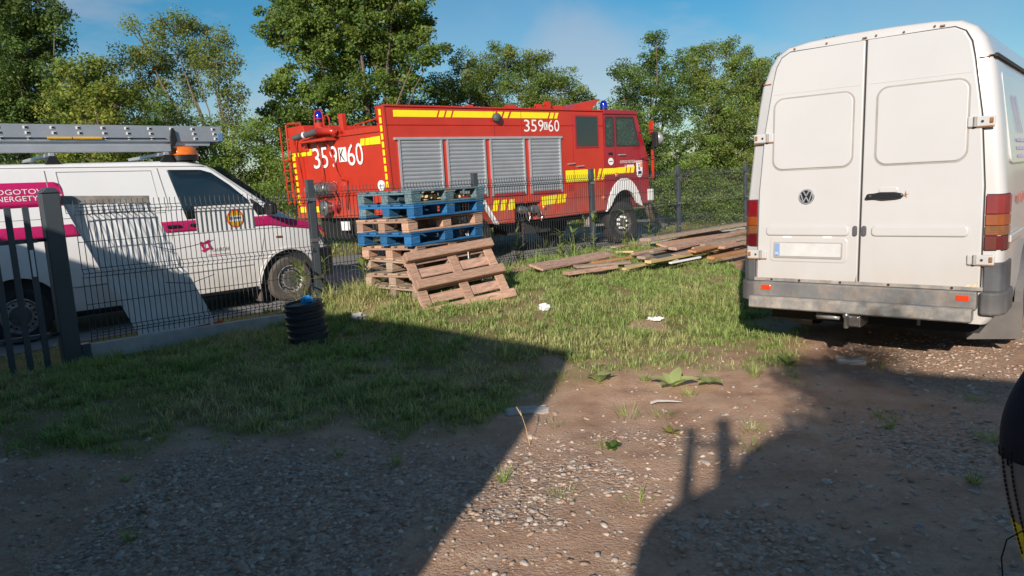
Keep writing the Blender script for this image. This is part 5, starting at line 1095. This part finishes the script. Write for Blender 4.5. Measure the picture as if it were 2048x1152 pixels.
tag(link_mesh('stray_grass', arr_mesh('stray_grass', V.reshape(-1, 3), np.arange(n_ * 3).reshape(-1, 3), M['blade'], {'tint': C4.reshape(-1, 4)})), 'stray grass wisps on the bare earth', 'grass', kind='stuff')

# ------------------------------------------------------------------ gravel and stones
def ico(sub=1):
    bm = bmesh.new(); bmesh.ops.create_icosphere(bm, subdivisions=sub, radius=1); v = np.array([x.co[:] for x in bm.verts]); f = np.array([[q.index for q in p.verts] for p in bm.faces]); bm.free(); return v, f
iv, if_ = ico(1)
def stones(n_try, box, seed, lo, hi, pw=2.2):
    g = np.random.default_rng(seed); x = g.uniform(box[0], box[1], n_try); y = g.uniform(box[2], box[3], n_try); c = gravel_cover(x, y)
    k = (g.random(n_try) < c) & (x > -.95 * y - .8) & (x < .95 * y + .8); x, y = x[k], y[k]; n = len(x); r = lo + (hi - lo) * g.random(n) ** pw
    return x, y, r, n, g
x, y, r, n, g = stones(98000, (-4.8, 5.2, 2.0, 6.8), 21, .0028, .021, 3.4)
sc3 = np.stack([r * g.uniform(.8, 1.5, n), r * g.uniform(.7, 1.1, n), r * g.uniform(.28, .6, n)], 1); a = g.uniform(0, 6.28, n); ca, sa = np.cos(a), np.sin(a)
Vb = iv[None] * sc3[:, None, :] * (1 + g.uniform(-.42, .32, (n, len(iv), 1))); tx = g.normal(0, .25, n)[:, None]
vx = Vb[..., 0] * ca[:, None] - Vb[..., 1] * sa[:, None] + x[:, None]; vy_ = Vb[..., 0] * sa[:, None] + Vb[..., 1] * ca[:, None] + y[:, None]; vz = Vb[..., 2] + tx * Vb[..., 0] + (height(x, y) + sc3[:, 2] * .08)[:, None]
V = np.stack([vx, vy_, vz], 2).reshape(-1, 3); F = (np.arange(n)[:, None, None] * len(iv) + if_[None]).reshape(-1, 3)
pal = np.array([(.42, .325, .255), (.47, .40, .34), (.38, .335, .30), (.45, .31, .225), (.51, .425, .35), (.35, .255, .19)]); col = pal[g.integers(0, 6, n)] * g.uniform(.75, 1.2, (n, 1)); C4 = np.ones((n, len(iv), 4)); C4[..., :3] = col[:, None]
M['gravel'] = attr_mat('gravel', 'tint', .9, spec=.2, bump=.4)
tag(link_mesh('gravel', arr_mesh('gravel', V, F, M['gravel'], {'tint': C4.reshape(-1, 4)})), 'loose grey and brown gravel scattered over the bare earth', 'gravel', kind='stuff')
smes = []
for k in range(14):
    q = np.random.default_rng(100 + k); v2, f2 = ico(2); nn = v2 / np.linalg.norm(v2, axis=1)[:, None]
    cut = np.ones(len(v2))
    for _ in range(15): d_ = q.normal(size=3); d_ /= np.linalg.norm(d_); lim = q.uniform(.5, .85); dt = nn @ d_; cut = np.where(dt > lim * .99, np.minimum(cut, lim / np.maximum(dt, .01)), cut)
    v2 = v2 * cut[:, None] * np.array([q.uniform(1, 1.5), q.uniform(.7, 1), q.uniform(.4, .75)]); me = arr_mesh('stone', v2, f2)
    me.materials.append(mat('stone_%d' % k, tuple(pal[k % 6] * q.uniform(.8, 1.15)), .9, var=.25, scale=3, bump=.35, bscale=20)); smes.append(me)
x, y, r, n, g = stones(900, (-3.6, 4.6, 2.3, 5.6), 33, .016, .042, 2.6); order = np.argsort(-r * 1 / y)[:290]
for i in order:
    o = link_mesh('stone', smes[g.integers(0, 14)], None, ground); rr = float(r[i]); o.scale = (rr, rr, rr); o.location = (float(x[i]), float(y[i]), float(height(x[i], y[i])) + rr * .05); o.rotation_euler = (g.normal(0, .2), g.normal(0, .2), g.uniform(0, 6.28))
def slab(c, d, rz, label):
    me = box_me('stone_slab', d, .012); bm = bmesh.new(); bm.from_mesh(me); bmesh.ops.subdivide_edges(bm, edges=bm.edges[:], cuts=2, use_grid_fill=True)
    for v in bm.verts: v.co += Vector((rnd.uniform(-1, 1), rnd.uniform(-1, 1), rnd.uniform(-1, 1))) * .012
    bm.to_mesh(me); bm.free(); me.materials.append(M['slab']); o = link_mesh('stone_slab', me); o.location = (c[0], c[1], gz(c[0], c[1]) + .004); o.rotation_euler = (0, 0, rz); tag(o, label, 'stone slab')
slab((.06, 4.93), (.30, .16, .03), .1, 'flat pale stone slab at the sunlit tip of the turf')
slab((2.74, 5.78), (.22, .15, .045), -.3, 'flat pale stone slab on the earth behind the white van')
mb = MB(); mb.tube([(0, 0, 0), (.05, .005, .012), (.13, -.01, .012), (.22, -.02, .004)], [.012, .010, .007, .003], 7); st_ = mb.build('bleached_stick', M['slab']); st_.location = (.93, 4.93, gz(.93, 4.93) + .012); tag(st_, 'short bleached stick on the bare earth below the leafy weed', 'stick')

# ------------------------------------------------------------------ broad-leaved weeds
M['leaf'] = attr_mat('leaf', 'tint', .5, trans=.5, spec=.3)
def leaf_plant(name, label, cx, cy, n, ln, wd, up, seed, group=None, col=(.10, .15, .035), stalk=0.0):
    q = np.random.default_rng(seed); z0 = gz(cx, cy); r = empty(name, (cx, cy, z0)); tag(r, label, 'weed', group)
    for k in range(n):
        a = 2 * math.pi * k / n + q.uniform(-.4, .4); L_ = ln * q.uniform(.65, 1.15); e = R_(up * q.uniform(.5, 1.25)); V = []; m_ = 7; zb = stalk * q.uniform(.1, 1) if stalk else 0
        for i in range(m_ + 1):
            f = i / m_; w_ = wd * math.sin(math.pi * min(1, f ** .75 * .97 + .02)) ** .8 * L_ / ln * .5 + .003; rad = L_ * f * math.cos(e * (1 - .4 * f)); zz = zb + L_ * (math.sin(e) * f - .55 * f * f * math.cos(e) * .8)
            for s__ in (-1, 0, 1): V.append((math.cos(a) * rad - math.sin(a) * w_ * s__, math.sin(a) * rad + math.cos(a) * w_ * s__, zz + (.25 * w_ if s__ else 0) + .01))
        F = np.array([(i * 3 + j, i * 3 + j + 1, i * 3 + j + 4, i * 3 + j + 3) for i in range(m_) for j in range(2)]); C4 = np.ones((len(V), 4)); C4[:, :3] = np.array(col) * q.uniform(.75, 1.3)
        link_mesh('leaf', arr_mesh('leaf', np.array(V), F, M['leaf'], {'tint': C4}, smooth=True), None, r)
    if stalk:
        mb = MB(); mb.tube([(0, 0, 0), (q.uniform(-.02, .02), q.uniform(-.02, .02), stalk * .6), (q.uniform(-.05, .05), q.uniform(-.05, .05), stalk * 1.1)], [.006, .005, .002], 6); mb.build('stalk', M['stem'], r)
    return r
leaf_plant('dock_weed', 'large broad leaved weed on bare sunlit earth in the centre foreground', 1.17, 5.29, 6, .19, .11, 58, 1, col=(.44, .52, .22))
leaf_plant('dock_weed', 'low broad leaved weed just right of the large one', 1.46, 5.33, 5, .13, .075, 42, 2, col=(.40, .50, .19))
leaf_plant('dock_weed', 'broad leaved weed at the turf edge left of the large one', .64, 5.45, 5, .18, .085, 50, 3, col=(.44, .52, .22))
leaf_plant('clover_tuft', 'small bushy green tuft on the gravel in the sunlit strip', .55, 4.12, 14, .06, .03, 40, 4, col=(0.116, 0.203, 0.043))
leaf_plant('plantain_weed', 'small yellow green weed on sunlit earth right of the seed stalk', .93, 4.30, 7, .07, .02, 45, 5, col=(0.290, 0.290, 0.072))
leaf_plant('plantain_weed', 'small weed in front of the white van bumper shadow', 2.22, 5.75, 8, .11, .035, 50, 6, col=(0.174, 0.246, 0.072))
for k, (t_, d_, lb) in enumerate(((3.1, .18, 'leafy weed behind the right end of the leaning pallet'), (3.9, .3, 'leafy weed left of the wide red brown board'), (4.35, .15, 'tall weed at the fence behind the left end of the wide board'), (4.75, .25, 'tall weed just left of the second visible fence post'), (2.35, .35, 'weed behind the middle of the leaning pallet'), (2.0, .2, 'weed hidden behind the pallet stack'), (5.5, .3, 'weed between fence post and the wide red brown board end'), (.35, .45, 'bushy weed between black pipe and pallet stack'), (.6, .25, 'weed at the left foot of the pallet stack'), (-.35, .3, 'weed behind the black pipe, left of the fence post'), (.9, .55, 'weed in front of the lowest pallet of the stack'), (6.4, .15, 'weed at the fence behind the left end of the plank heap'), (-.15, -.25, 'weed outside the fence beside the utility van front wheel'), (.25, -.3, 'weed outside the fence in front of the utility van bumper'), (2.7, -.3, 'weed outside the fence under the fire engine rear wheel'), (5.1, -.25, 'weed outside the fence under the fire engine door'))):
    x_, y_, _ = fpt(t_, d_); leaf_plant('fence_weed', lb, x_, y_, 16, .17, .035, 52, 40 + k, 'weeds along the fence', col=(.23, .29, .075), stalk=.42 if k % 3 else .6)
# dry dark dock stalks beside the leaning pallet and a seed stalk in the foreground
def dry_stalk(label, cx, cy, h, seed, n=5, col='bark', spread=.12):
    q = random.Random(seed); r = empty('dry_stalk', (cx, cy, gz(cx, cy))); tag(r, label, 'dry stalk')
    for k in range(n):
        a = q.uniform(0, 6.28); tip = Vector((spread * math.cos(a), spread * math.sin(a), h * q.uniform(.7, 1.05))); mb = MB(); mb.tube([(0, 0, 0), tip * .5 + Vector((0, 0, .03)), tip], [.006, .005, .003], 5); st_ = mb.build('stalk', M[col], r)
        mb = MB()
        for _ in range(40): f = q.uniform(.35, 1); c = tip * f + Vector((q.uniform(-.02, .02), q.uniform(-.02, .02), q.uniform(-.01, .01))); s_ = q.uniform(.006, .012) * (.4 if col == 'wood_yel' else 1); mb.box(c, (s_, s_, s_), Matrix.Rotation(q.random() * 3, 3, 'X'))
        mb.build('seed_head', M[col], st_)
x_, y_, _ = fpt(2.0, .30); dry_stalk('dark dry dock stalks standing between leaning pallet and fence', x_, y_, .85, 4, 7); x_, y_, _ = fpt(3.6, -.2); dry_stalk('thin brown dry stalk standing inside the fence under the fire engine', x_, y_, .75, 6, 2, spread=.05)
ss_ = empty('seed_stalk', (.06, 4.27, gz(.06, 4.27))); tag(ss_, 'thin grass seed stalk at the shadow edge in the sunlit gravel', 'grass stalk')
mb = MB(); mb.tube([(0, 0, 0), (-.02, 0, .12), (-.05, .01, .23)], [.0022, .0018, .001], 5); mb.build('stalk', M['wood_yel'], ss_)
mb = MB(); [mb.box((-.045 - .004 * k, .009, .20 + .008 * k), (.004, .004, .009)) for k in range(7)]; mb.build('seed_head', M['wood_yel'], ss_)

# ------------------------------------------------------------------ trees
def tree(name, label, blobs, base, seed, cols, leaf=.11, dens=1.0, group='trees beyond the road', trunk=.13, gap=.0):
    g = np.random.default_rng(seed); q = random.Random(seed); r = empty(name, (base[0], base[1], 0)); tag(r, label, 'tree', group); B0 = np.array([base[0], base[1], 0.])
    bl = np.array(blobs); lo = bl[:, 2].min(); fork = max(.5, min(1.6, lo * .55)); mb = MB(); top = Vector((g.normal(0, .15), g.normal(0, .15), fork))
    mb.tube([(0, 0, -.1), top * .5 + Vector((g.normal(0, .05), 0, 0)), top], [trunk * 1.2, trunk, trunk * .85], 9); tk = mb.build('trunk', M['bark'], r, smooth=True)
    lm = MB(); CL = []
    for (bx_, by_, bz_, br) in blobs:
        c = Vector((bx_, by_, bz_)) - Vector((base[0], base[1], 0)); mid = top.lerp(c, .5) + Vector((q.uniform(-.25, .25), q.uniform(-.25, .25), q.uniform(-.1, .35))) * min(1, br); rl = trunk * .5 * min(1, br)
        j1 = Vector((q.uniform(-.12, .12), q.uniform(-.12, .12), q.uniform(-.08, .08))); j2 = Vector((q.uniform(-.15, .15), q.uniform(-.15, .15), q.uniform(-.1, .1))); lm.tube([top, top.lerp(mid, .5) + j1, mid, mid.lerp(c, .5) + j2, c], [rl * .9 + .012, rl * .75 + .010, rl * .55 + .008, rl * .35 + .008, .010], 6)
        n = max(6, int(50 * br * br * dens * (1 + br * .35)))
        for _ in range(n):
            v = Vector((q.gauss(0, 1), q.gauss(0, 1), q.gauss(0, 1))).normalized() * br * (q.random() ** .45) * 1.08; p = c + Vector((v.x, v.y, v.z * .95)); CL.append((p, br))
            if q.random() < .45: lm.tube([c.lerp(p, -.1), c.lerp(p, .55) + Vector((0, 0, q.uniform(-.06, .06))), p], [.013, .010, .005], 4)
    lm.build('limbs', M['bark'], r, fix=False)
    P = np.array([p[:] for p, _ in CL]); nl = 130; n = len(P) * nl; cr_ = np.repeat(g.uniform(.16, .36, len(P)), nl)
    d = g.normal(size=(n, 3)); d /= np.linalg.norm(d, axis=1)[:, None]; c = np.repeat(P, nl, 0) + d * (cr_ * g.random(n) ** .5)[:, None] * np.array([1.15, 1.15, .8])
    nr = g.normal(size=(n, 3)) + np.array([0, -.25, .75]); nr /= np.linalg.norm(nr, axis=1)[:, None]; ax = np.cross(nr, g.normal(size=(n, 3))); ax /= np.linalg.norm(ax, axis=1)[:, None]; bx_ = np.cross(nr, ax)
    L_ = leaf * .74 * g.uniform(.5, 1.3, n)[:, None]; V = np.empty((n, 4, 3)); V[:, 0] = c - ax * L_ * .5; V[:, 1] = c + bx_ * L_ * .33 + nr * L_ * .10; V[:, 2] = c + ax * L_ * .5; V[:, 3] = c - bx_ * L_ * .33 + nr * L_ * .10
    b = np.arange(n)[:, None] * 4; F = np.concatenate([b + np.array([0, 1, 2]), b + np.array([0, 2, 3])])
    cc = np.array(cols); tone = np.array([1.36, 1.5, 1.3])[None] * np.repeat(g.uniform(.72, 1.25, len(P)), nl)[:, None] * g.uniform(.75, 1.25, (n, 1)); pick = np.repeat(g.integers(0, len(cc), len(P)), nl); pick = np.where(g.random(n) < .25, g.integers(0, len(cc), n), pick); col = cc[pick] * tone
    C4 = np.ones((n, 4, 4)); C4[..., :3] = col[:, None]
    link_mesh('crown', arr_mesh('crown', V.reshape(-1, 3), F, M['leaf'], {'tint': C4.reshape(-1, 4)}), None, r)
    return r
GREEN = [(.115, .165, .042), (.145, .19, .05), (.095, .14, .038)]
DARK = [(.075, .115, .036), (.095, .135, .042)]; OLIVE = [(.155, .18, .06), (.135, .17, .055), (.18, .185, .065)]; YEL = [(.22, .22, .05), (.15, .18, .045), (.12, .16, .042)]; FRESH = [(.18, .235, .06), (.14, .20, .05), (.20, .24, .07)]
tree('leafy_tree', 'dark leafy tree cut by the left edge of the picture', [(-11.8,18.5,6.4,.98),(-11.7,19.0,6.0,.85),(-11.7,19.5,5.5,.66),(-11.9,18.5,4.9,1.05),(-12.6,19.0,4.3,1.05),(-13.6,19.5,6.2,1.31),(-10.8,18.5,6.0,.37),(-12.0,19.0,4.0,.92),(-13.9,19.5,4.7,1.18),(-10.8,18.5,4.8,.39),(-11.9,19,2.8,1.0),(-13.4,19.5,3.0,1.2)], (-12.2, 19.2), 1, DARK + [(.13, .17, .05)], leaf=0.101)
tree('yellowish_tree', 'yellow tinged bushy tree behind the ladder of the utility van', [(-9.1,16.5,4.4,.53),(-9.1,17.0,4.0,.64),(-10.2,17.5,3.9,.64),(-8.5,16.5,3.7,.53),(-9.5,17.0,3.6,.59),(-9.0,17,2.8,.7),(-10.1,17.2,2.8,.7)], (-9.4, 17.0), 2, YEL, leaf=0.109)
tree('open_tree', 'open crowned olive green tree with bare forked limbs above the utility van', [(-9.6,20.5,5.8,.65),(-9.0,21.0,6.1,.61),(-8.4,21.5,6.0,.70),(-7.7,20.5,5.2,.70),(-9.8,21.0,5.1,.80),(-9.0,21.5,5.1,.80),(-7.5,20.5,4.4,.58),(-10.3,21.0,5.4,.41),(-8.7,21.5,6.4,.36),(-9.3,20.5,4.0,.65),(-7.6,21.0,3.6,.55),(-10.4,21.5,4.2,.58)], (-8.1, 21.0), 3, OLIVE, leaf=0.092, dens=.72, trunk=.12)
tree('roadside_shrub', 'bright green shrub between utility van and fire engine', [(-7.1,19.5,2.7,.69),(-6.5,20.0,3.0,.62),(-6.9,20.5,2.1,.76),(-7.5,19.5,2.0,.76),(-6.0,20.0,2.4,.55),(-5.8,20.5,1.5,.69),(-6.1,19.5,1.4,.69),(-7.0,19.8,.9,.9),(-8.2,20,1.2,.9)], (-6.8, 20.0), 4, FRESH, leaf=0.084, trunk=.06)
tree('roadside_shrub', 'dark shrub hidden mostly behind the utility van roof and ladder', [(-8.9,19.5,3.4,.76),(-10.2,20.0,3.5,.76),(-8.4,20.5,3.1,.69),(-10.8,19.5,3.5,.76),(-9.4,20,2.2,1.0),(-11,20,2.2,1.0),(-12.5,20,1.8,1.2)], (-9.8, 20.2), 5, GREEN, leaf=0.092, trunk=.06)
tree('maple_tree', 'tall maple with big lobed leaves rising behind the fire engine rear', [(-5.9,22.5,6.8,1.05),(-4.5,23.0,7.0,1.2),(-3.2,23.5,6.5,1.0),(-2.4,22.5,5.8,.60),(-5.5,23.0,5.7,1.05),(-4.1,23.5,5.7,1.12),(-6.1,22.5,4.5,.85),(-4.8,23.0,4.4,1.0),(-3.3,23.5,4.9,.80),(-6.6,22.5,6.4,.55),(-6.9,23.0,3.7,.80),(-5.8,23.5,3.5,.80),(-1.9,22.5,5.6,.29),(-4.4,23.0,8.2,1.6),(-6.0,23.5,8.0,1.1),(-3.0,22.5,7.4,.95),(-5.5,23,2.4,.9),(-7.0,23,2.4,.9)], (-4.6, 23.2), 6, GREEN + [(.17, .21, .055)], leaf=.135, dens=.85, trunk=.16)
tree('round_tree', 'rounded olive green tree behind the roof of the fire engine', [(-1.2,25.5,5.2,.80),(0,26.0,5.5,.80),(1.2,26.5,5.4,.80),(2.0,25.5,4.7,.66),(-2.1,26.0,4.7,.76),(-.8,26.5,4.5,1.1),(.9,25.5,4.3,1.1),(2.5,26.0,4.4,.45),(-2.8,26.5,4.4,.78),(.2,25.5,5.9,.33),(.9,26.0,5.8,.36),(3.1,26.5,4.1,.50),(-3.6,25.5,3.7,1.0),(-1.9,26.0,3.5,1.0),(-.1,26.5,3.5,1.0),(1.6,25.5,3.5,1.0)], (0, 26.0), 7, OLIVE + GREEN, leaf=0.097)
tree('pointed_tree', 'dark pointed tree right of the fire engine cab', [(5.1,24.5,6.0,.28),(5.2,25.0,5.5,.50),(5.1,25.5,5.0,.66),(4.3,24.5,4.6,.55),(5.6,25.0,4.2,.98),(4.3,25.5,3.8,.70),(4.8,24.5,2.8,1.15),(5.2,25.0,1.6,1.25),(6.0,25.5,5.4,.34),(3.9,24.5,5.0,.26),(4.1,25.0,2.5,.74)], (5.0, 25.0), 8, GREEN + DARK, leaf=0.097)
tree('light_tree', 'light green tree beside the roof edge of the white van', [(7.1,25.5,5.7,.42),(6.9,26.0,5.1,.66),(8.3,26.5,5.5,.60),(8.5,25.5,4.8,.76),(6.9,26.0,4.4,.94),(8.7,26.5,4.1,1.03),(7.5,25.5,3.3,1.28),(8.8,26.0,2.4,1.3),(7.4,26.5,1.8,1.45),(8.5,25.5,1.1,1.3),(7.9,26.0,5.9,.28),(6.8,26.5,5.7,.28),(9.5,26,5.0,.5)], (7.8, 26.0), 9, FRESH + OLIVE, leaf=0.097)
tree('roadside_shrub', 'low light green shrub behind the fence right of the fire engine', [(5.5,22.5,1.5,.79),(6.7,23.0,.9,.79),(5.2,23.5,.8,.63),(6.1,22.5,.6,.71),(7.3,23.0,.5,.71),(8.4,24,.7,.9)], (6.1, 23.0), 10, FRESH, leaf=0.084, trunk=.05)
tree('hedge_tree', 'leafy tree hidden behind the white van', [(10.6,27.5,4.4,1.74),(12.2,28.0,2.9,2.0),(13.3,28.5,5.0,1.6),(14.8,27.5,3.0,2.0)], (12.2, 28), 11, GREEN, leaf=.2, dens=.15)
tree('roadside_shrub', 'dense shrub directly behind the fire engine cab', [(3.2,24.5,2.7,1.03),(2.4,25.0,2.1,1.03),(3.8,25.5,1.5,1.03),(3.6,24.8,3.4,.6),(.8,25,1.6,1.1),(-1,25.5,1.6,1.1)], (3.0, 25.0), 12, GREEN, leaf=0.097, trunk=.06)

tree('garden_tree', 'slender leafy tree beside the storage building behind the viewer', [(.47,-1.17,2.58,.30),(.72,-.75,2.62,.30),(.66,-.25,2.58,.15),(.95,-.9,2.9,.36),(.55,-.9,2.3,.22),(.35,-1.2,2.35,.16)], (.72, -.72), 21, GREEN, leaf=.07, dens=2.2, group=None, trunk=.05)
# ------------------------------------------------------------------ firefighter beside the viewer: one sleeve reaches into the picture
PR = empty('person', (1.27, 1.14, 0)); tag(PR, 'person in navy work jacket with silver and yellow sleeve bands at the right edge', 'person')
J = {'pel': (0, 0, .95), 'waist': (0, 0, 1.1), 'chest': (0, .01, 1.32), 'neck': (0, .01, 1.50), 'head0': (0, .03, 1.60), 'head1': (0, .03, 1.74),
     'shL': (-.17, 0, 1.44), 'elL': (-.435, -.03, 1.165), 'wrL': (-.375, -.04, .90), 'haL': (-.355, -.035, .83), 'shR': (.17, 0, 1.44), 'elR': (.24, -.03, 1.17), 'wrR': (.25, .06, .94), 'haR': (.25, .09, .86),
     'hipL': (-.10, 0, .88), 'knL': (-.11, .02, .48), 'anL': (-.11, 0, .09), 'toL': (-.12, .14, .04), 'hipR': (.10, 0, .88), 'knR': (.11, .02, .48), 'anR': (.11, 0, .09), 'toR': (.12, .14, .04)}
ED = [('pel', 'waist'), ('waist', 'chest'), ('chest', 'neck'), ('neck', 'head0'), ('head0', 'head1'), ('chest', 'shL'), ('shL', 'elL'), ('elL', 'wrL'), ('wrL', 'haL'), ('chest', 'shR'), ('shR', 'elR'), ('elR', 'wrR'), ('wrR', 'haR'), ('pel', 'hipL'), ('hipL', 'knL'), ('knL', 'anL'), ('anL', 'toL'), ('pel', 'hipR'), ('hipR', 'knR'), ('knR', 'anR'), ('anR', 'toR')]
RAD = {'pel': .16, 'waist': .15, 'chest': .17, 'neck': .06, 'head0': .085, 'head1': .095, 'shL': .085, 'shR': .085, 'elL': .078, 'elR': .07, 'wrL': .062, 'wrR': .055, 'haL': .035, 'haR': .035, 'hipL': .11, 'hipR': .11, 'knL': .085, 'knR': .085, 'anL': .075, 'anR': .075, 'toL': .045, 'toR': .045}
keys = list(J); me = bpy.data.meshes.new('body'); me.from_pydata([J[k] for k in keys], [(keys.index(a), keys.index(b)) for a, b in ED], []); bo = link_mesh('body', me, None, PR)
sk = bo.modifiers.new('skin', 'SKIN'); su = bo.modifiers.new('sub', 'SUBSURF'); su.levels = 4; su.render_levels = 4
for i, k in enumerate(keys): v = me.skin_vertices[0].data[i]; v.radius = (RAD[k], RAD[k] * (.75 if k in ('pel', 'waist', 'chest') else 1)); v.use_root = (k == 'pel')
bpy.context.view_layer.update(); m2 = bpy.data.meshes.new_from_object(bo.evaluated_get(bpy.context.evaluated_depsgraph_get())); bo.modifiers.clear(); bo.data = m2; m2.name = 'body'
m2.materials.clear(); m2.materials.append(M['navy']); m2.materials.append(M['skin'])
for p in m2.polygons: p.material_index = 1 if (p.center.z > 1.53 or (p.center.z < .90 and abs(p.center.x) > .19 and p.center.z > .6)) else 0; p.use_smooth = True
def sleeve_band(name, f0, f1, m_, lift):
    """band of tape lying on the sleeve: the sleeve's own faces between two slanting cuts, lifted off the cloth"""
    a = Vector(J['elL']); b = Vector(J['wrL']); ax = (b - a); L2 = ax.dot(ax); vm = {}; V = []; F = []
    for p in m2.polygons:
        c = p.center; f = (c - a).dot(ax) / L2 + (c.x - a.x) * 1.1
        if f0 <= f < f1 and c.x < -.24 and c.z > .84 and c.z < a.z + .06:
            idx = []
            for vi in p.vertices:
                if vi not in vm: vm[vi] = len(V); v = m2.vertices[vi]; V.append(v.co + v.normal * lift)
                idx.append(vm[vi])
            F.append(idx)
    me_ = bpy.data.meshes.new(name); me_.from_pydata(V, [], F); me_.polygons.foreach_set('use_smooth', [True] * len(F)); me_.materials.append(m_); o = link_mesh(name, me_, None, PR); return o
sleeve_band('silver_band', .10, .52, M['silver'], .0025); sleeve_band('yellow_band', .52, .86, M['yel_tape'], .003)
el = Vector(J['elL']); wr = Vector(J['wrL'])
from mathutils.bvhtree import BVHTree
bvh = BVHTree.FromPolygons([v.co for v in m2.vertices], [p.vertices[:] for p in m2.polygons])
for da in (12, -6):
    ang = R_(180 - da); pts = []
    for k in range(25):
        f = .12 + .70 * k / 24; c = el.lerp(wr, f); dr = Vector((math.cos(ang), math.sin(ang), 0)); h_ = bvh.ray_cast(c + dr * .12, -dr, .13)[0]; pts.append((h_ if h_ else c) + dr * .004)
    mb = MB()
    for k in range(0, 24, 1): mb.tube([pts[k], pts[k].lerp(pts[k + 1], .7)], .0017, 5)
    tag(mb.build('stitching', M['thread'], PR), kind='stuff')
q = el.lerp(wr, .62) + Vector((-.066, -.02, 0)); mb = MB(); mb.tube([q + Vector((.02, -.01, .0)), q + Vector((-.02, -.01, .012)), q + Vector((-.045, -.012, .0)), q + Vector((-.052, -.012, -.03)), q + Vector((-.046, -.012, -.085))], .0012, 5); mb.build('loose_thread', M['thread'], PR)
mb = MB(); mb.lathe([(.001, 1.86), (.06, 1.85), (.10, 1.80), (.115, 1.72), (.11, 1.66)], 20, Matrix.Translation((0, .02, 0))); mb.build('hair', M['hair'], PR, smooth=True)
# face and fingers of the figure
for sx in (-.034, .034):
    mb = MB(); mb.lathe([(.001, .012), (.010, .006), (.012, 0)], 10, Matrix.Translation((sx, .122, 1.68)) @ Matrix.Rotation(R_(-90), 4, 'X')); mb.build('eye', M['white'], PR, smooth=True)
    mb = MB(); mb.box((sx * 2.9, .03, 1.66), (.018, .04, .06)); mb.build('ear', M['skin'], PR, bevel=.008)
mb = MB(); mb.box((0, .135, 1.645), (.025, .035, .05)); mb.build('nose', M['skin'], PR, bevel=.01)
for hk, side_ in (('haL', -1), ('haR', 1)):
    h0 = Vector(J[hk])
    for k, ln in enumerate((.070, .080, .076, .060)):
        o0 = h0 + Vector((0, -.03 + .02 * k, -.02)); mb = MB(); mb.tube([o0, o0 + Vector((side_ * .008, 0, -ln * .5)), o0 + Vector((-side_ * .006, 0, -ln))], [.0095, .009, .007], 8); mb.build('finger', M['skin'], PR, smooth=True)
    mb = MB(); o0 = h0 + Vector((-side_ * .01, .035, .02)); mb.tube([o0, o0 + Vector((-side_ * .015, .02, -.03)), o0 + Vector((-side_ * .012, .02, -.06))], [.011, .010, .008], 8); mb.build('thumb', M['skin'], PR, smooth=True)
